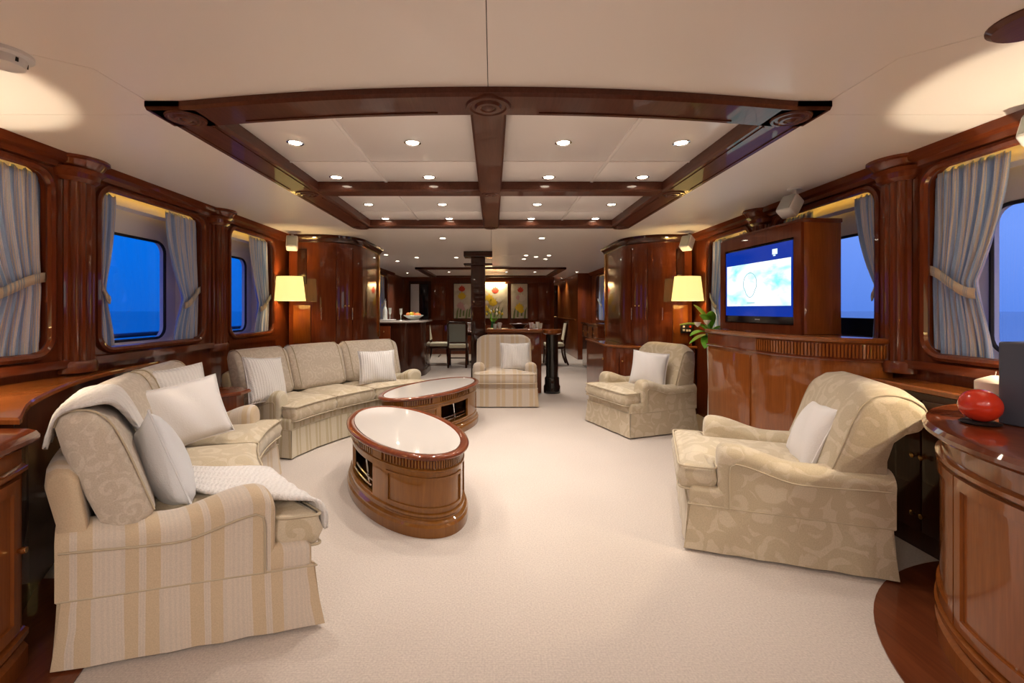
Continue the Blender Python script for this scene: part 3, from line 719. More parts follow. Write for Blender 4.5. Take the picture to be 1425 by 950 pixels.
t = thing('flower_vase', 'green vase of yellow tulips in front of the wide painting', 'vase', (.0, 10.75, .761))
obj('vase', MB().lathe([(.05, 0), (.06, .05), (.04, .14), (.055, .20), (.05, .20), (.03, .14), (.002, .02)], n=18), mat('green_glass', (.02, .16, .05), .1, coat=.5), t)
for i in range(9):
    a = i*2.4; r = .05+.012*i; tip = (r*math.cos(a)*1.6, r*math.sin(a), .36+.03*(i % 4))
    st = obj('stem', MB().tube(catmull([(0, 0, .1), (tip[0]*.4, tip[1]*.4, .25), tip], 4), .005, 5), M['leaf'], t)
    obj('bloom', MB().lathe([(.006, -.02), (.026, 0), (.028, .025), (.016, .05), (.002, .052)], tip, 10), M['lemon_fruit'] if i % 3 else M['petal'], st)

def dining_chair():
    t = thing('dining_chair', 'x', 'chair', (0, 0, 0), 0, 'dining chairs')
    W = .44
    obj('seat', MB().rbox(-W/2, W/2, -.22, .22, .41, .49, .03, 2, (2, 2, 1)), M['cream_uphol'], t)
    obj('seat_rail', MB().rbox(-W/2+.01, W/2-.01, -.21, .21, .36, .42, .01, 1), M['wood_dark'], t)
    tilt = lambda p: (p[0], p[1]-(p[2]-.45)*.16, p[2])
    obj('backrest_pad', MB().rbox(-W/2+.045, W/2-.045, -.205, -.175, .55, .93, .02, 2), M['cream_uphol'], t, warp=tilt)
    obj('backrest_cover', MB().rbox(-W/2+.045, W/2-.045, -.232, -.202, .55, .93, .012, 2), M['grey_uphol'], t, warp=tilt)
    fr = MB(); fr.tube([(-W/2+.025, -.205, .42), (-W/2+.02, -.205, .92), (-W/2+.06, -.205, .965), (W/2-.06, -.205, .965), (W/2-.02, -.205, .92), (W/2-.025, -.205, .42)], .022, 8); fr.tube([(-W/2+.03, -.205, .53), (W/2-.03, -.205, .53)], .016, 8)
    obj('back_frame', fr, M['wood_dark'], t, warp=tilt)
    for sx in (-1, 1):
        obj('leg', MB().tube(catmull([(sx*.195, .19, .40), (sx*.20, .20, .2), (sx*.195, .21, 0)], 4), [.022]*8+[.016], 8), M['wood_dark'], t)
        obj('leg', MB().tube(catmull([(sx*.19, -.20, .44), (sx*.19, -.23, .2), (sx*.19, -.30, .0)], 4), [.022]*8+[.016], 8), M['wood_dark'], t)
    obj('stretcher', MB().box(-.19, .19, -.012, .012, .17, .195), M['wood_dark'], t)
    return t
dc = dining_chair()
for i, (x, y, rz, lb) in enumerate(((-.76, 9.98, 0, 'dining chair showing its grey back, before the dining table'), (-1.22, 10.45, -PI/2, 'cream dining chair seen from the side, next to the bar'), (1.38, 10.35, PI/2, 'cream dining chair on the corridor side of the table'))):
    c = dc if i == 0 else copy_tree(dc); c.location = (x, y, 0); c.rotation_euler = (0, 0, rz); c['label'] = lb

# ------------------------------------------------------------------ sconces and speakers
def sconce(x, s, label):
    t = thing('wall_lamp', label, 'lamp', (x, 5.46, 1.40), 0, 'shaded wall lamps')
    obj('backplate', MB().lathe([(.05, 0), (.05, .012), (.035, .02), (.002, .022)], n=20), M['brass'], t, rot=(PI/2, 0, 0))
    obj('arm', MB().tube(catmull([(0, -.01, 0), (0, -.10, -.02), (s*-.05, -.20, -.02), (0, -.22, .03)], 5), .009), M['brass'], t)
    obj('candle_tube', MB().lathe([(.012, .02), (.014, .09), (.012, .10)], (0, -.22, 0), 12), M['brass'], t)
    sh = MB(); n = 32
    R = [[(r*math.cos(2*PI*i/n), -.22+r*.62*math.sin(2*PI*i/n), z) for i in range(n)] for r, z in ((.182, -.055), (.148, .225), (.145, .225), (.179, -.055))]
    sh.loft(R, cap=False, loop=True); obj('lamp_shade', sh, M['shade'], t)
    point_light('bulb_light', (0, -.22, .085), LAMP_W, (1, .68, .30), t, .03)
sconce(-2.335, -1, 'brass wall lamp with a cream shade beside the green tinted curtain')
sconce(2.235, 1, 'brass wall lamp with a cream shade above the control panel')
def table_lamp(x, s, label, z):
    t = thing('table_lamp', label, 'lamp', (x, 1.72, z), 0, 'table lamps')
    obj('base', MB().lathe([(.09, 0), (.09, .02), (.04, .04), (.06, .16), (.05, .24), (.02, .28), (.012, .36)], n=20), M['brass'], t)
    sh = MB(); n = 32
    R = [[(r*math.cos(2*PI*i/n), r*math.sin(2*PI*i/n), z2) for i in range(n)] for r, z2 in ((.165, .34), (.130, .62), (.127, .62), (.162, .34))]
    sh.loft(R, cap=False, loop=True); obj('lamp_shade', sh, M['shade'], t)
    point_light('bulb_light', (0, 0, .425), LAMP_W*2.0, (1, .82, .58), t, .012)
table_lamp(-2.32, -1, 'table lamp on the curved ledge behind the striped sofa', .866)
table_lamp(2.27, 1, 'table lamp on the rounded cabinet beside the tall grey candle', .831)

def speaker(p, rx, rz, label, sc=1.0, neck=.06):
    t = thing('speaker', label, 'speaker', p, rz, 'small ceiling speakers')
    obj('mount', MB().lathe([(.05*sc, 0), (.05*sc, -.012), (.02, -.016)], n=18), M['white_plastic'], t); obj('stem', MB().tube([(0, 0, -.01), (0, 0, -neck), (0, -.03, -neck-.03)], .013), M['white_plastic'], t)
    R = Euler((rx, 0, 0)).to_matrix(); w = lambda q: R @ Vector(q)+Vector((0, -.05, -neck-.07*sc))
    b = obj('cabinet', MB().rbox(-.062*sc, .062*sc, -.05*sc, .055*sc, -.08*sc, .08*sc, .016, 2), M['white_plastic'], t, warp=w)
    obj('grille', MB().rbox(-.05*sc, .05*sc, -.056*sc, -.046*sc, -.068*sc, .068*sc, .004, 1), M['grey_plastic'], b, warp=w)
speaker((-2.33, 5.30, ZC), -.5, .35, 'small white speaker above the wall lamp by the curtain')
speaker((2.27, 5.28, ZC), -.5, -.9, 'small white speaker above the wall lamp and control panel', 1.0)
speaker((2.22, 3.36, ZC), -.6, -1.2, 'white speaker hanging above the television cabinet', .95, .07)
speaker((2.40, 1.99, ZC), -.5, -1.2, 'white speaker in front of the cornice beside the largest curtain', .8, .05)
t = thing('control_panel', 'black switch panel with a red button below the wall lamp', 'switch panel', (2.31, 5.443, 1.02))
obj('plate', MB().rbox(-.075, .075, -.014, .002, -.055, .055, .006, 1), M['black'], t)
for x, z, m in ((-.04, -.02, 'napkin'), (0, -.025, 'napkin'), (.03, -.025, 'napkin'), (.035, .02, 'red_wax'), (-.04, .02, 'napkin')): obj('button', MB().rbox(x-.013, x+.013, -.02, -.012, z-.012, z+.012, .004, 1), M[m], t)

# ------------------------------------------------------------------ upholstered seating
# parameter space of a seat: u across (0..W), v from back (0) to front (D), z up; warp() turns it into the thing's own space
def cushion_mesh(poly, z0, z1, crown, tgt, r=.035, down=.012):
    poly = roundpoly(ccw(poly), .045, 4); mb = MB(); k = 5; rings = []
    cx = sum(p[0] for p in poly)/len(poly); cy = sum(p[1] for p in poly)/len(poly)
    def dens(pp):
        out = []
        for i in range(len(pp)):
            a, b = Vector(pp[i]), Vector(pp[(i+1) % len(pp)]); m = max(1, int((b-a).length/.06))
            out += [tuple(a.lerp(b, j/m)) for j in range(m)]
        return out
    poly = dens(poly)
    inn = offset(poly, -r)
    def toward(f, z): return [(lerp(tgt(x, y)[0], x, f), lerp(tgt(x, y)[1], y, f), z) for x, y in inn]
    for f in (.1, .5): rings.append(toward(f, z0-down*(1-f*f)))
    for i in range(k+1):
        a = -PI/2+PI*i/k*.5; o = -r*(1-math.cos(a)); rings.append([(x, y, z0+r+r*math.sin(a)) for x, y in offset(poly, o)])
    zm = (z0+z1)/2; rings.append([(x, y, zm) for x, y in offset(poly, .012)])
    for i in range(k+1):
        a = PI/2*i/k; o = -r*(1-math.cos(a)); rings.append([(x, y, z1-r+r*math.sin(a)) for x, y in offset(poly, o)])
    for f in (.92, .78, .6, .4, .2, .02): rings.append(toward(f, z1+crown*(1-f*f)))
    return mb.loft(rings), poly
def zig(side, W): return side
def seat_unit(t, W, D, warp, mats, backs, n_seat=1, arm_h=(.555, .485, .495), roll=False, u_stripe=False, back_h=.88, seg=1):
    fr, seatm, backm, pipe = mats
    aw = .15; zs = .24; va = D-.15
    uv_sk = (lambda p: (p.x, p.z)) if u_stripe else (lambda p: (p.x if min(abs(p.y), abs(p.y-D)) < min(abs(p.x), abs(p.x-W)) else p.y, p.z))
    uv_v = (lambda p: (p.x, p.z)) if u_stripe else (lambda p: (p.y, p.z))
    uv_u = lambda p: (p.x, p.z)
    # skirt with an inverted pleat at each corner
    cs = [(0, 0), (W, 0), (W, D), (0, D)]; ring = []
    for i in range(4):
        a, b = Vector(cs[i]), Vector(cs[(i+1) % 4]); dirn = (b-a).normalized(); inn = Vector((-dirn.y, dirn.x)); m = max(4, int((b-a).length/.08))
        p = a+(dirn+inn)*.022; ring.append((p.x, p.y, -1))
        for j in range(m+1):
            q = a+dirn*lerp(.008, (b-a).length-.008, j/m); ring.append((q.x, q.y, j/m))
    nx = [(x, y) for x, y, _ in ring]; rings = []
    for z, o, wv in ((zs+.005, -.006, 0), (zs*.6, .0, .002), (.014, .010, .005), (.012, .0, .005)):
        of = offset(nx, o)
        rings.append([(x+wv*math.sin(ring[i][2]*17+i), y+wv*math.cos(ring[i][2]*13+i), z) for i, (x, y) in enumerate(of)])
    run = [0.0]
    for i in range(1, len(nx)): run.append(run[-1]+(Vector(nx[i])-Vector(nx[i-1])).length)
    US = run*len(rings); it = iter(US)
    obj('skirt', MB().loft(rings), fr, t, warp, uv_u if u_stripe else (lambda p: (next(it), p.z)), angle=50)
    cs = [(.006, .006), (W-.006, .006), (W-.006, D-.006), (.006, D-.006)]
    per = [(lerp(cs[i][0], cs[(i+1) % 4][0], j/12), lerp(cs[i][1], cs[(i+1) % 4][1], j/12), zs) for i in range(4) for j in range(12)]
    obj('skirt_piping', MB().tube(per, .0035, 6, True), pipe, t, warp)
    # rail under the cushions
    obj('seat_rail', MB().rbox(.008, W-.008, .03, D-.012, zs-.02, .335, .03, 3, (6*seg, 2, 1)), fr, t, warp, uv_sk if not u_stripe else uv_u)
    # arms
    h1, hm, h0 = arm_h
    def ztop(v):
        q = v/va
        return lerp(hm, h1, sstep((q-.50)/.42)) if q > .5 else lerp(h0, hm, sstep(q/.5))
    for side in (0, 1):
        secs = []; nv = 22
        vs = [.0+(va-.045)*i/nv for i in range(nv+1)]; ins = [0]*(nv+1)
        for k in range(1, 6):
            a = PI/2*k/5; vs.append(va-.045+.045*math.sin(a)); ins.append(.045*(1-math.cos(a)))
        for v, e in zip(vs, ins):
            zt = ztop(min(v, va-.01))-e; w = aw/2-e*.6; sec = []
            for i in range(13):                                    # rounded roll at the top
                a = PI*i/12; sec.append((w*1.04*math.cos(a), zt-.062+.062*math.sin(a)))
            sec += [(-w*.99, zt-.10), (-w*.985, .30), (-w*.985, zs), (w*.985, zs), (w*.985, .30), (w*.99, zt-.10)]
            cu = aw/2+.004 if side == 0 else W-aw/2-.004
            secs.append([(cu+x, v, z) for x, z in sec])
        arm = obj('arm', MB().loft(secs), fr, t, warp, uv_v, angle=50)
        uo = -.004 if side == 0 else W+.004
        uo += .004 if side == 0 else -.004
        path = [(uo, v, ztop(v)-.085) for v in [.01+(va-.09)*i/16 for i in range(17)]]+[(uo, va-.055, ztop(va-.06)-.10), (uo, va-.05, .42), (uo, va-.05, zs)]
        obj('piping', MB().tube(path, .004, 6), pipe, arm, warp)
    # seat cushions
    a0, a1 = aw+.004, W-aw-.004
    for i in range(n_seat):
        u0, u1 = lerp(a0, a1, i/n_seat)+.002, lerp(a0, a1, (i+1)/n_seat)-.002
        f0, f1 = va+.003, D+.035
        e0 = .028 if i == 0 else u0; e1 = W-.028 if i == n_seat-1 else u1
        poly = [(u0, .20), (u1, .20)]
        if e1 > u1: poly += [(u1, f0), (e1, f0)]
        poly += [(e1, f1), (e0, f1)]
        if e0 < u0: poly += [(e0, f0), (u0, f0)]
        vm = (f0+f1)/2
        tg = lambda x, y: (min(max(x, u0+.16), u1-.16), vm-.02 if (x < u0-.002 or x > u1+.002) else min(max(y, .42), vm-.02))
        mb, pp = cushion_mesh(poly, .30, .435, .028, tg)
        c = obj('seat_cushion', mb, seatm, t, warp, uv_u, angle=60)
        for z in (.312, .428): obj('piping', MB().tube([(x, y, z) for x, y in offset(pp, .002)], .0055, 6, True), pipe, c, warp)
    # back
    def lean(pr, u0, u1, cr, name, m, drop=.10, puff=0, nu=14, uvf=uv_u, e=.05, lo=.80, pipes=None):
        cy = sum(p[0] for p in pr)/len(pr); cz = sum(p[1] for p in pr)/len(pr); R = []
        us = [u0+e*(1-math.cos(PI/2*k/4)) for k in range(4)]+[lerp(u0+e, u1-e, k/nu) for k in range(nu+1)]+[u1-e*(1-math.cos(PI/2*k/4)) for k in (3, 2, 1, 0)]
        for u in us:
            d = min(u-u0, u1-u); q = 1-max(0, 1-d/e)**2; sc = lo+(1-lo)*math.sqrt(max(q, 0))
            q2 = max(0, 1-d/cr) if cr else 0; dz = drop*(1-math.sqrt(max(0, 1-q2*q2)))
            bul = puff*(1-abs(2*(u-u0)/(u1-u0)-1)**2.5)
            R.append([(u, cy+(y-cy)*sc+bul*(1 if y > cy else -.3)*math.exp(-((z-cz)/.22)**2), (cz+(z-cz)*(1-(1-sc)*.25))-dz*max(0, (z-.45)/(back_h-.45))) for y, z in pr])
        bo = obj(name, MB().loft(R), m, t, warp, uvf, angle=60)
        for ri, sel in (pipes or []):
            cc = sum((Vector(p) for p in R[ri]), Vector())/len(R[ri])
            pth = [Vector(R[ri][j])+(Vector(R[ri][j])-cc).normalized()*.003 for j in sel]
            obj('piping', MB().tube(catmull(pth, 3), .0042, 6), pipe, bo, warp)
        return bo
    if backs == 'tight':
        if roll: pr = [(.02, zs), (.02, .55), (-.01, .66), (-.07, .715), (-.125, .735), (-.145, .775), (-.13, .825), (-.08, .865), (-.01, .885), (.06, .875), (.115, .83), (.155, .74), (.20, .60), (.26, .44), (.28, .36), (.28, zs)]
        else: pr = [(.0, zs), (.0, .5), (-.02, .78), (-.015, .85), (.025, .88), (.085, .88), (.13, .85), (.16, .76), (.21, .58), (.255, .43), (.27, .36), (.27, zs)]
        sel = list(range(5, 14)) if roll else list(range(3, 10))
        lean(pr, .03, W-.03, .16, 'backrest', backm, .11 if not roll else .06, .02, pipes=[(2, sel), (-3, sel)])
    else:
        pr = [(0, zs), (.0, .5), (-.035, .64), (-.03, .69), (.0, .705), (.04, .70), (.07, .67), (.10, .5), (.13, zs)]
        lean(pr, .02, W-.02, .10, 'back_frame', fr, .05, 0, 20)
        for i in range(backs):
            u0, u1 = lerp(.025, W-.025, i/backs)+.002, lerp(.025, W-.025, (i+1)/backs)-.002
            pr2 = [(.135, .475), (.075, .60), (.015, .74), (-.01, .83), (.005, .872), (.06, .888), (.12, .878), (.165, .83), (.215, .72), (.265, .60), (.31, .50), (.295, .455), (.235, .445)]
            lean(pr2, u0, u1, .09, 'back_cushion', backm, .035, .03, 8, e=.085, lo=.50, pipes=[(3, list(range(3, 11))), (-4, list(range(3, 11)))])

def sofa(label, B, F, mats, W=1.85, D=.87):
    fb, ff = quad3(*B), quad3(*F); base = (fb(.5)+ff(.5))/2
    t = thing('curved_sofa', label, 'sofa', (base.x, base.y, 0), 0, 'curved sofas')
    def warp(p):
        s = p.x/W; b, f = fb(s), ff(s); q = b+(f-b)*(p.y/D)-base
        return Vector((q.x, q.y, p.z))
    seat_unit(t, W, D, warp, mats, 3, 3, seg=3)
    return t, (lambda u, v, z: warp(Vector((u, v, z)))+Vector((base.x, base.y, 0)))
S1, P1 = sofa('curved sofa with striped arm and white knit throw beside the left cabinet', ((-1.50, 1.56), (-2.03, 2.38), (-2.33, 3.30)), ((-.685, 1.80), (-1.36, 2.58), (-1.60, 3.42)), (M['stripe'], M['damask'], M['damask_pink'], M['pipe']))
S2, P2 = sofa('curved sofa with three back cushions below the wall lamp', ((-2.37, 3.98), (-1.98, 4.86), (-1.24, 5.70)), ((-1.67, 3.78), (-1.37, 4.52), (-.74, 5.28)), (M['stripe_fine'], M['damask'], M['damask_pink'], M['pipe']))

def armchair(label, c, f, mats, W=.84, D=.86, roll=False, u_stripe=False):
    f = Vector(f).normalized(); rz = math.atan2(f.y, f.x)-PI/2
    t = thing('armchair', label, 'armchair', (c[0], c[1], 0), rz, 'skirted armchairs')
    seat_unit(t, W, D, lambda p: Vector((p.x-W/2, p.y-D/2, p.z)), mats, 'tight', 1, roll=roll, u_stripe=u_stripe)
    return t
dm = (M['damask'], M['damask'], M['damask'], M['pipe'])
armchair('striped skirted armchair with ribbed cushion in front of the dark column', (.155, 6.22), (0, -1), (M['stripe'],)*3+(M['pipe_light'],), u_stripe=True)
armchair('damask armchair with plain white cushion in front of the low cabinet', (1.565, 4.885), (-.94, -.345), dm, W=.78, D=.82)
armchair('large damask armchair with rolled back beside the rounded cabinet', (1.557, 2.606), (-.944, .33), dm, W=.81, D=.885, roll=True)

# ------------------------------------------------------------------ cushions and the throw
def pillow(label, p, w, h, th, yaw, tilt, m, roll=0, group='scatter cushions'):
    N = 16; mb = MB(); vs = []; fs = []; idx = {}
    def vid(i, j, k):
        edge = i in (0, N) or j in (0, N)
        key = (i, j, 0 if edge else k)
        if key not in idx:
            a, b = -1+2*i/N, -1+2*j/N
            x = w/2*a*(1-.07*(1-b*b)); z = h/2*b*(1-.07*(1-a*a))
            y = (0 if edge else k*th/2*((1-a**2)*(1-b**2))**.42)
            y += .006*math.sin(7*a+3*b)*(1-a*a)
            idx[key] = len(vs); vs.append((x, y, z))
        return idx[key]
    for k in (-1, 1):
        for i in range(N):
            for j in range(N):
                q = (vid(i, j, k), vid(i+1, j, k), vid(i+1, j+1, k), vid(i, j+1, k)); fs.append(q if k < 0 else tuple(reversed(q)))
    mb.add(vs, fs)
    t = thing('cushion', label, 'cushion', p, yaw, group)
    rm = Euler((tilt, roll, 0)).to_matrix(); wp = lambda q: rm @ Vector(q)
    c = obj('cover', mb, m, t, wp, angle=180)
    e = [(w/2*a*(1-.07*(1-b*b)), 0, h/2*b*(1-.07*(1-a*a))) for a, b in [(-1+2*i/12, -1) for i in range(12)]+[(1, -1+2*i/12) for i in range(12)]+[(1-2*i/12, 1) for i in range(12)]+[(-1, 1-2*i/12) for i in range(12)]]
    obj('seam', MB().tube([(x, .006*math.sin(7*x*2/w+3*z*2/h)*(1-(2*x/w)**2), z) for x, y, z in e], .004, 5, True), m, t, wp)
    return t
def face(fx, fy): return math.atan2(fy, fx)+PI/2       # yaw whose local -Y looks along (fx, fy)
pillow('white cushion at the far end of the striped sofa, before a knit one', pix(257, 575, 2.64), .45, .37, .15, face(.80, -.52), -.38, M['pillow'], -.13)
pillow('knit cushion half hidden behind the plain white one on the striped sofa', pix(248, 553, 2.88), .40, .40, .13, face(.85, -.40), -.35, M['knit'], -.05)
pillow('pale blue and white cushion standing beside the throw on the striped sofa', pix(228, 648, 1.98), .42, .42, .17, face(.62, .55), -.30, M['pillow_blue'], .42)
pillow('knit cushion at the side table end of the three seat sofa', pix(370, 528, 3.92), .40, .40, .14, face(.86, -.35), -.32, M['knit'], .10)
pillow('ribbed white cushion at the bar end of the three seat sofa', pix(525, 510, 4.98), .40, .36, .13, face(.45, -.86), -.30, M['knit'], 0)
pillow('ribbed white cushion on the striped armchair', pix(717, 496, 6.10), .40, .38, .13, face(.06, -1), -.32, M['knit'], 0)
pillow('plain white cushion on the damask armchair near the low cabinet', pix(903, 513, 4.78), .38, .36, .14, face(-.62, -.78), -.25, M['pillow'], .06)
pillow('plain white cushion seen edge on in the large rolled back armchair', pix(1131, 604, 2.50), .40, .38, .17, face(-.93, .36), -.42, M['pillow'], -.05)

def throw():
    t = thing('knit_throw', 'white cable knit throw draped over back and seat of the striped sofa', 'throw')
    pts = catmull([(-.035, .76, .24, .46), (.0, .875, .26, .46), (.10, .905, .29, .44), (.185, .885, .36, .36), (.275, .72, .50, .20), (.35, .54, .58, .16), (.42, .487, .52, .26), (.60, .490, .36, .40), (.80, .488, .30, .46), (.895, .470, .285, .46), (.928, .42, .28, .46), (.932, .34, .28, .45)] if False else
                  [(-.035, .76, .24), (.0, .875, .26), (.10, .905, .29), (.185, .885, .36), (.275, .72, .50), (.35, .54, .58), (.42, .487, .52), (.60, .490, .36), (.80, .488, .30), (.895, .470, .285), (.928, .42, .28), (.932, .36, .28)], 5)
    wd = [.46, .46, .44, .36, .20, .16, .26, .40, .46, .46, .46, .45]; R0 = []; n = 14; m = len(pts)-1
    for i, p in enumerate(pts):
        q = i/m*(len(wd)-1); k = min(int(q), len(wd)-2); w = lerp(wd[k], wd[k+1], q-k)
        R0.append([P1(max(.06, p.z+w*(j/n-.5)) if p.x < .8 else max(.045, p.z+w*(j/n-.5)), p.x, p.y+.006*math.sin(j*2.2+i*.3)) for j in range(n+1)])
    o = obj('weave', MB().loft(R0, closed=False, cap=False), M['knit'], t, angle=180, solid=.014)
throw()

# ------------------------------------------------------------------ oval coffee tables
def coffee_table(label, c, major, open_t, panel_t, dark):
    mx = Vector(major).normalized(); t = thing('coffee_table', label, 'coffee table', (c[0], c[1], 0), math.atan2(mx.y, mx.x), 'oval coffee tables')
    A, Bb = .735, .338; H = .45
    def el(th, o): return ((A+o)*math.cos(math.radians(th)), (Bb+o)*math.sin(math.radians(th)))
    def ring(o, z, n=64): return [(*el(360*i/n, o), z) for i in range(n)]
    wm = M['wood_gold']
    obj('plinth', MB().loft([ring(o, z) for o, z in ((-.002, 0), (.0, .01), (.0, .055), (-.010, .068), (-.010, .078), (-.028, .088), (-.03, .098))]), wm, t, angle=30)
    o0, o1 = open_t
    body = MB(); body.plate(el, -.055, -.035, o1, o0+360, .09, .365, 60); body.plate(el, -.055, -.035, o0, o1, .09, .135, 14); body.plate(el, -.055, -.035, o0, o1, .315, .365, 14)
    obj('body', body, wm, t, angle=25)
    obj('compartment', MB().loft([ring(-.058, .095), ring(-.30, .098), ring(-.30, .36), ring(-.058, .362)], cap=False), M['wood_dark'], t)
    for z, o in ((.165, -.048), (.19, -.062)):
        obj('rail', MB().tube([(*el(lerp(o0+3, o1-3, i/10), o), z) for i in range(11)], .006), M['chrome'], t)
    obj('bottle_rack', MB().tube([(*el(lerp(o0, o1, .62), -.09), .10), (*el(lerp(o0, o1, .5), -.08), .32)], .008), M['chrome'], t)
    obj('moulding', MB().loft([ring(o, z) for o, z in ((-.036, .345), (-.024, .352), (-.024, .36), (-.034, .366))], cap=False), wm, t)
    obj('lower_moulding', MB().loft([ring(o, z) for o, z in ((-.036, .10), (-.022, .105), (-.022, .118), (-.036, .124))], cap=False), wm, t)
    for (p0, p1) in panel_t:                              # raised frame of each panel
        fr = MB(); fr.plate(el, -.036, -.026, p0, p1, .14, .155, 16); fr.plate(el, -.036, -.026, p0, p1, .305, .32, 16)
        q = .015/.5*57
        fr.plate(el, -.036, -.026, p0, p0+q*1.2, .155, .305, 2); fr.plate(el, -.036, -.026, p1-q*1.2, p1, .155, .305, 2)
        obj('panel_frame', fr, wm, t, angle=25)
    obj('frieze', MB().loft([ring(-.04, .364), ring(-.04, .42)], cap=False), M['wood'], t)
    rib = MB(); nr = 132
    for i in range(nr):
        th = 360*i/nr
        if any(abs((th-a+180) % 360-180) < 5 for a in dark): continue
        rib.plate(el, -.041, -.031, th-.75, th+.75, .368, .415, 1)
    r = obj('frieze_ribs', rib, wm, t, angle=20); r['kind'] = 'stuff'
    for a in dark: obj('corner_block', MB().plate(el, -.041, -.028, a-4.6, a+4.6, .366, .416, 3), wm, t, angle=20)
    obj('rim', MB().loft([ring(o, z) for o, z in ((-.04, .412), (-.012, .418), (.004, .428), (.006, .438), (-.002, .447), (-.02, .451), (-.045, .449), (-.052, .442), (-.06, .43))], cap=False), M['wood'], t, angle=60)
    obj('marble_top', MB().loft([ring(-.055, .425), ring(-.052, .4465), ring(-.20, .447)]), M['marble'], t)
    return t
coffee_table('oval coffee table with open bottle niche, standing alone in front of the striped sofa', (-.62, 3.14), (-.5, .866), (72, 112), ((127, 205), (222, 290), (-50, 40)), (66, 118, -66, -118))
coffee_table('oval coffee table with open side niche, between three seat sofa and striped armchair', (-.62, 4.74), (.47, .88), (-112, -72), ((125, 172), (188, 244), (-40, 40)), (-66, -118, 66, 118))
# side table between the sofas
t = thing('side_table', 'small dark octagonal side table between the two curved sofas', 'side table', (-2.13, 3.55, 0))
oc = [(.21*math.cos(PI/4*i+PI/8), .17*math.sin(PI/4*i+PI/8)) for i in range(8)]
obj('top', MB().profile(oc, [(-.01, .585), (.015, .595), (.015, .61), (.005, .62)]), M['wood'], t); obj('body', MB().profile(oc, [(-.03, .06), (-.03, .59)]), M['wood'], t); obj('plinth', MB().profile(oc, [(-.01, 0), (-.01, .05), (-.025, .065)]), M['wood_dark'], t)
obj('drawer', MB().box(-.07, .07, -.138, -.118, .46, .56), M['wood_warm'], t)

# ------------------------------------------------------------------ television cabinet
XR = WALL[1]
TR, TRY, TX, TY = .455, .66, 2.41, 3.41
prof = [(TX-TR*math.sin(math.radians(a)), TY-TRY*math.cos(math.radians(a))) for a in range(0, 91, 6)]+[(1.955, 4.14), (TX, 4.14)]
t = thing('television_cabinet', 'glossy low mahogany cabinet with a ribbed frieze carrying the television', 'cabinet')
obj('body', MB().profile(prof, [(0, .06), (0, .93)]), M['wood_warm'], t, angle=15)
obj('plinth', MB().profile(prof, [(.012, 0), (.012, .08), (0, .09)]), M['wood_dark'], t, angle=20)
obj('frieze', MB().profile(prof, [(.012, .925), (.014, .935), (.004, .945), (.004, 1.035)]), M['wood'], t, angle=20)
obj('top', MB().profile(prof, [(.004, 1.035), (.02, 1.045), (.025, 1.06), (.015, 1.072), (.0, 1.075)]), M['wood_warm'], t, angle=20)
rib = MB(); c = lambda a, e: (TX-(TR+e)*math.sin(math.radians(a)), TY-(TRY+e)*math.cos(math.radians(a)))
for i in range(44):
    a = 1+i*2; rib.plate(c, .003, .014, a-.62, a+.62, .95, 1.03, 1)
o = obj('frieze_ribs', rib, M['wood_warm'], t, angle=20); o['kind'] = 'stuff'
for a0, a1 in ((4, 84),):
    fr = MB(); fr.plate(c, -.002, .008, a0, a1, .12, .90, 20); obj('door', fr, M['wood_warm'], t, angle=20)
for y0, y1 in ((3.46, 4.125),): obj('door', MB().rbox(1.945, 1.965, y0, y1, .12, .90, .002, 1), M['wood_warm'], t)

t = thing('television_housing', 'mahogany box on the ribbed cabinet framing the television', 'housing', (2.08, 3.60, 1.076), math.radians(3.5))
hd = .27; y0, y1 = -.50, .48; z1 = .775
hm = M['wood']
obj('side_panel', MB().rbox(.0, hd, y0, y0+.03, 0, z1, .004, 1), M['wood_warm'], t); obj('side_panel', MB().rbox(0, hd, y1-.03, y1, 0, z1, .004, 1), hm, t)
obj('top_panel', MB().rbox(-.005, hd+.005, y0-.008, y1+.008, z1-.01, z1+.02, .006, 1), hm, t); obj('back_panel', MB().box(hd-.02, hd-.002, y0+.03, y1-.03, 0.01, z1-.01), M['wood_dark'], t)
fr = MB()
for a in ((y0, y1, 0, .06), (y0, y1, z1-.10, z1-.008), (y0, y0+.07, .06, z1-.10), (y1-.07, y1, .06, z1-.10)): fr.box(-.018, .004, a[0], a[1], a[2], a[3])
obj('front_frame', fr, hm, t)
tv = thing('television', 'switched on flat television showing a pale sky and emblem', 'television', (2.08, 3.60, 1.140), math.radians(3.5))
w0, w1, h1 = -.43, .41, .605
obj('bezel', MB().rbox(-.012, .05, w0, w1, 0.0, h1, .006, 1), M['screen_bezel'], tv)
sx = -.0135
def panel(nm, y0, y1, z0, z1, m, dx=0, par=None): return obj(nm, MB().box(sx-.001-dx, sx-dx, y0, y1, z0, z1), m, par or tv)
scr = panel('screen_border', w0+.012, w1-.012, .055, h1-.012, M['screen_dark'])
pic = panel('screen_picture', w0+.03, w1-.03, .135, .475, M['screen'], .001)
panel('screen_icon', w0+.17, w0+.225, .515, .555, M['screen_icon'], .001); panel('screen_icon_foot', w0+.19, w0+.215, .503, .511, M['screen_icon'], .001)
em = []
for k in range(25):                                       # faint shield outline
    a = 2*PI*k/24; r = .085; y = -math.sin(a)*r*(1-.15*(math.cos(a) < -.3)); z = math.cos(a)*r*(1.0 if math.cos(a) > 0 else 1.30)
    em.append((sx-.0022, .06+y, .315+z))
obj('screen_emblem', MB().tube(em[:-1], .0035, 5, True), M['screen_line'], tv)
obj('screen_caption', MB().box(sx-.003, sx-.002, .0, .10, .157, .164), M['screen_line'], tv); panel('maker_mark', -.06, .0, .025, .034, M['grey_plastic'], .0005)

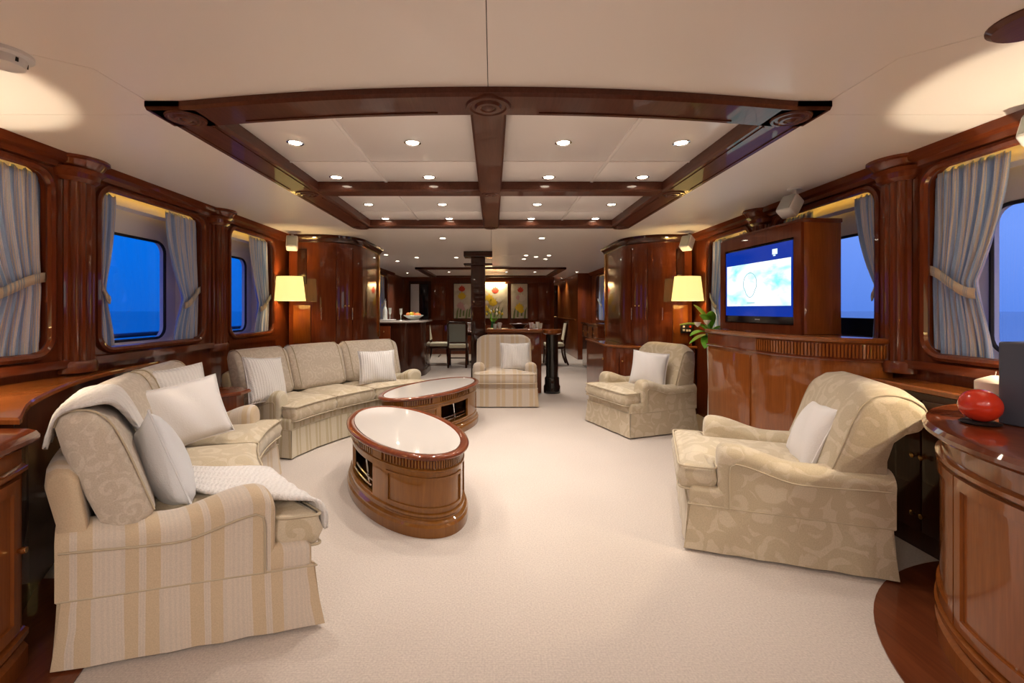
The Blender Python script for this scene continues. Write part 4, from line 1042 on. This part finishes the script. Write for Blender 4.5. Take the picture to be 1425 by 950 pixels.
# plant beside the cabinet
t = thing('lily_plant', 'green leaved lily with white blooms in a slim vase beside the television', 'plant', (2.08, 4.36, 0))
obj('vase', MB().lathe([(.055, 0), (.06, .02), (.03, .10), (.022, .5), (.03, .90), (.045, 1.02), (.04, 1.02), (.018, .5), (.002, .12)], n=16), M['glass_vase'], t)
def leaf(p, yaw, up, ln, w, m):
    R = []; n = 8; d = Vector((math.cos(yaw), math.sin(yaw), 0)); sd = Vector((-d.y, d.x, 0))
    for i in range(n+1):
        q = i/n; c0 = Vector(p)+d*(ln*q)+Vector((0, 0, up*q-.35*ln*q*q)); ww = w*math.sin(PI*min(1, q*.92+.06))**.8
        R.append([c0-sd*ww+Vector((0, 0, .012*math.sin(PI*q))), c0+Vector((0, 0, -.004)), c0+sd*ww+Vector((0, 0, .012*math.sin(PI*q)))])
    return obj('leaf', MB().loft(R, closed=False, cap=False), m, t, angle=180, solid=.003)
for i, (z, yw, up, ln, w) in enumerate(((1.06, 3.5, .03, .20, .035), (1.09, 2.9, .09, .22, .03), (1.12, 3.9, .13, .18, .032), (1.05, 4.6, .00, .17, .035), (1.08, 5.4, .06, .16, .03), (1.04, 3.1, -.03, .16, .04), (1.10, 4.3, .16, .15, .028), (1.13, 3.3, .18, .14, .026), (1.06, 1.8, .08, .14, .03), (1.03, 4.0, -.05, .15, .04))):
    leaf((0, 0, z-.03), yw, up*1.3+.02, ln*1.25, w*1.5, M['leaf_light'] if i in (1, 7) else M['leaf'])
for x, y, z in ((-.17, -.10, 1.10), (-.10, -.14, 1.12)):
    st = obj('stem', MB().tube(catmull([(0, 0, 1.0), (x*.5, y*.5, 1.1), (x, y, z)], 4), .004, 5), M['leaf'], t)
    obj('bloom', MB().lathe([(.004, -.015), (.02, .0), (.034, .028), (.030, .028), (.004, .0)], (x, y, z), 10), M['petal'], st)

# ------------------------------------------------------------------ window ledges and rounded cabinets in the foreground
t = thing('ledge_cabinet', 'low mahogany ledge cabinet with brass knobs under the largest right window', 'cabinet')
lp = [(2.20, 2.66), (2.20, 2.115)]+[(2.4-.945*math.cos(math.radians(q)), 1.2+.945*math.sin(math.radians(q))) for q in (79, 82, 85, 88, 91)]+[(2.42, 2.66)]
obj('body', MB().profile(lp, [(-.02, 0), (-.02, .82)]), M['wood_dark'], t, angle=20); obj('top', MB().profile(lp, [(-.012, .815), (.0, .822), (.0, .842), (-.006, .85)]), M['wood_warm'], t, angle=20)
for y0, y1 in ((2.36, 2.62), (2.16, 2.35)):
    dr = obj('door', MB().rbox(2.208, 2.225, y0, y1, .10, .78, .004, 1), M['wood_dark'], t)
    for z in (.49, .19):
        obj('knob', MB().lathe([(.006, 0), (.006, .015), (.013, .02), (.013, .028), (.002, .034)], n=10), M['brass'], dr, loc=(2.209, y0+.02 if y0 > 2.3 else y1-.02, z), rot=(0, -PI/2, 0))
XL = WALL[-1]
edge = [Vector(p).to_tuple() for p in [(q.x, q.y) for q in catmull([(-1.50, 1.36, 0), (-1.66, 1.60, 0), (-1.98, 1.98, 0), (-2.30, 2.60, 0), (-2.45, 3.30, 0), (-2.497, 3.9, 0)], 6)]]
edge = [p for p in edge if p[1] >= 1.612]
edge = [(-1.672, 1.612)]+edge
edge = [(max(x, -XL+.02), y) for x, y in edge if y < 3.35]
led = edge+[(-XL+.02, 3.4), (-XL+.02, 1.612)]
t = thing('curved_ledge', 'mahogany window ledge curving behind the striped sofa', 'ledge')
obj('body', MB().profile(led, [(-.02, 0), (-.02, .84)]), M['wood_dark'], t, angle=20); obj('top', MB().profile(led, [(-.02, .835), (.0, .842), (.0, .858), (-.006, .866)]), M['wood_warm'], t, angle=20)

def round_cabinet(s, label, yclip):
    cx, cy, r = s*2.4, 1.2, (.92 if s > 0 else .895)
    t = thing('rounded_cabinet', label, 'cabinet'); XX = WALL[s]-.003
    def A(a, e): a = math.radians(a); return (cx-s*(r+e)*math.cos(a), cy+(r+e)*math.sin(a))
    top = 88 if yclip is None else math.degrees(math.asin((yclip-cy)/r)); low = -75
    def plan(e):
        tp = top if yclip is None else math.degrees(math.asin((yclip-cy)/(r+e)))
        P = [A(lerp(low, tp, i/40), e) for i in range(41)]
        return P+[(s*XX, P[-1][1]), (s*XX, P[0][1])]
    def solid(nm, prof, m): obj(nm, MB().loft([[(x, y, z) for x, y in (ccw(plan(e)) if s > 0 else ccw(plan(e)))] for e, z in prof]), m, t, angle=25)
    solid('plinth', [(-.03, 0), (-.03, .07), (-.045, .085)], M['wood_warm'])
    solid('body', [(-.05, .08), (-.05, .775)], M['wood_warm'])
    solid('waist_moulding', [(-.051, .68), (-.030, .688), (-.030, .702), (-.051, .71)], M['wood_warm'])
    solid('base_moulding', [(-.051, .105), (-.028, .112), (-.028, .130), (-.051, .14)], M['wood_warm'])
    solid('top', [(-.05, .772), (-.01, .782), (.006, .795), (.008, .81), (-.004, .824), (-.03, .83)], M['wood'])
    hi = top-2
    angs = [hi, hi-30, hi-60, hi-90, hi-120]
    for a in angs[:-1]:
        b = a-29.5
        d = MB()
        for q0, q1, z0, z1 in ((a, a-2.6, .15, .67), (b+2.6, b, .15, .67), (a-2.6, b+2.6, .15, .19), (a-2.6, b+2.6, .63, .67)): d.plate(A, -.052, -.034, q0, q1, z0, z1, 8)
        dr = obj('door_frame', d, M['wood_warm'], t, angle=25)
        obj('door_panel', MB().plate(A, -.052, -.044, a-2.6, b+2.6, .19, .63, 8), M['wood_warm'], t, angle=25)
        if s < 0:
            p = A(a-1.3, -.034); q = A(a-1.3, -.01); obj('knob', MB().tube([(p[0], p[1], .43), (lerp(p[0], q[0], .5), lerp(p[1], q[1], .5), .43), (q[0], q[1], .43)], [.006, .012, .011], 10), M['brass'], dr)
    # wooden floor strip curving round the foot
    fl = [A(lerp(-70, 86 if yclip is None else 60, i/40), .155) for i in range(41)]
    fl = fl+[(s*XX, fl[-1][1]), (s*XX, fl[0][1])]
    structure('floor_border', MB().prism(fl, -.02, .006), M['wood_floor'], label='dark wooden floor curving round the %s cabinet' % ('right' if s > 0 else 'left'))
round_cabinet(1, 'rounded glossy mahogany cabinet carrying candles and a red ball', None)
round_cabinet(-1, 'rounded glossy mahogany cabinet with brass knob against the striped sofa arm', 1.607)

cp = pix(1364, 590, 1.67); ZT = .831
t = thing('red_candle_ball', 'red glossy round candle on a small black dish on the rounded cabinet', 'candle', (cp.x, 1.67, ZT))
obj('dish', MB().lathe([(.05, 0), (.058, .006), (.05, .010), (.002, .010)], n=24), M['black'], t); obj('ball', MB().ball((0, 0, .067), .060, .060, .059, 28, 18), M['red_wax'], t, angle=180)
def candle(label, p, w, h, m, sq):
    t = thing('block_candle', label, 'candle', p, .2)
    obj('wax', MB().rbox(-w/2, w/2, -w/2, w/2, 0, h, .008, 2) if sq else MB().lathe([(w/2-.004, 0), (w/2, .004), (w/2, h-.014), (w/2-.006, h-.008), (.01, h+.012), (.002, h+.012)], n=28), m, t); obj('wick', MB().tube([(0, 0, h-.002), (.002, 0, h+.012), (.006, 0, h+.028)], .0016, 5), M['napkin'], t)
candle('ivory pillar candle behind the red ball candle', (1.98, 1.80, ZT), .115, .145, M['candle'], False)
candle('tall slate grey square candle beside the red ball candle', (1.945, 1.62, ZT), .15, .30, M['candle_grey'], True)

# ------------------------------------------------------------------ curtains
def curtain(s, ya, yb, zt, label, tie=.45, folds=7, flare=.75):
    """hangs from ya (at the jamb) to yb (its free edge) and is tied back towards the jamb at height zt"""
    X = WALL[s]+.058; t = thing('curtain', label, 'curtain', (s*X, ya, WZ0), 0, 'tied silver blue curtains')
    w = yb-ya; nu, nz = folds*10, 40; R = []
    H = 1.03
    for i in range(nz+1):
        z = H*(1-i/nz); az = z+WZ0
        if az > zt: q = ((2.02-az)/(2.02-zt)); f = lerp(1, tie, q**1.8)
        else: q = (zt-az)/(zt-WZ0); f = lerp(tie, flare, sstep(q)**.8)
        sag = -.10*f*(1-abs(2*min(1, max(0, (2.02-az)/(2.02-zt)))-1)) if az > zt else 0
        amp = .020*(.65+.35*min(1, 1.2-f)); row = []
        for j in range(nu+1):
            k = j/nu; ph = 2*PI*folds*k
            x = amp*math.sin(ph+.5*math.sin(3*k+z*2))*(1 if z < H-.05 else .8)+.006*math.sin(ph*2.3+5*z)
            tz = .012*math.sin(ph) if i == 0 else 0
            row.append((s*x, w*f*k, z+tz))
        R.append(row)
    uvf = {}
    mb = MB().loft(R, closed=False, cap=False)
    U = [j/nu*abs(w)*2.2 for i in range(nz+1) for j in range(nu+1)]; it = iter(range(len(U)))
    o = obj('drape', mb, M['curtain'], t, uv=lambda p: (U[next(it)], p.z), angle=180, solid=.003)
    zz = zt-WZ0; rr = []
    for k in range(13):
        q = k/12; y = w*tie*1.06*q; zc = zz+.07-.14*sstep(q); x = -.032-.012*math.sin(PI*q)
        rr.append([(s*x, y, zc-.027), (s*(x-.004), y, zc), (s*x, y, zc+.027)])
    V = [q for q in range(13) for _ in range(3)]; it2 = iter(range(len(V)))
    obj('tieback', MB().loft(rr, closed=False, cap=False), M['curtain_band'], t, uv=lambda p: (V[next(it2)]/12*.36, 0), angle=180, solid=.006)
curtain(-1, 2.588, 1.98, 1.36, 'silver blue curtain in the window nearest the striped sofa arm', .62, 9, .85)
curtain(-1, 2.875, 3.08, 1.38, 'narrow tied curtain beside the fluted column over the striped sofa', .62, 4, .95)
curtain(-1, 3.948, 3.55, 1.35, 'tied curtain at the forward side of the middle left window', .50, 6)
curtain(-1, 4.305, 4.42, 1.35, 'narrow curtain at the aft side of the window by the wall lamp', .5, 3)
curtain(-1, 5.196, 4.78, 1.32, 'tied curtain lit greenish yellow next to the left wall lamp', .55, 5)
curtain(1, 2.588, 2.20, 1.40, 'large silver curtain with banded tie above the right ledge cabinet', .62, 8, .80)
curtain(1, 2.875, 3.14, 1.40, 'curtain beside the fluted column next to the television housing', .34, 5, .4)
curtain(1, 3.948, 3.56, 1.40, 'curtain with golden lit top behind the television housing', .5, 5)
curtain(1, 4.305, 4.60, 1.40, 'small curtain with golden top behind the television, beyond the column', .5, 4)
curtain(1, 5.196, 4.90, 1.34, 'pale tied curtain between right wall lamp and television', .55, 5)
for s in (-1, 1):
    curtain(s, FARWIN[1]-.02, FARWIN[1]-.55, 1.40, 'pale curtain in the far %s window' % ('left' if s < 0 else 'right'), .7, 5, .9)
    curtain(s, FARWIN[0]+.02, FARWIN[0]+.45, 1.40, 'pale gathered curtain near the jamb of the far %s window' % ('left' if s < 0 else 'right'), .7, 5, .9)

# ------------------------------------------------------------------ outside: side decks, rails, sea
for s in (-1, 1):
    structure('deck', MB().box(*sorted((s*2.85, s*3.75)), YB-4, YF+8, -.12, -.06), M['deck'], label='teak side deck outside the windows')
    t = thing('deck_rail', 'dark handrail outside the %s windows' % ('left' if s < 0 else 'right'), 'railing', (s*3.5, 0, -.06))
    obj('top_rail', MB().tube([(0, YB-4, 1.06), (0, YF+8, 1.06)], .022, 8), M['steel'], t); obj('middle_rail', MB().tube([(0, YB-4, .62), (0, YF+8, .62)], .012, 6), M['steel'], t)
    for i in range(12): obj('post', MB().tube([(0, -5.6+2.6*i, 0), (0, -5.6+2.6*i, 1.06)], .016, 6), M['steel'], t)
o = obj('sea', MB().box(-900, 900, -900, 900, -3.2, -3.0), M['sea']); o['kind'] = 'structure'; o['label'] = 'calm sea at dusk outside the windows'
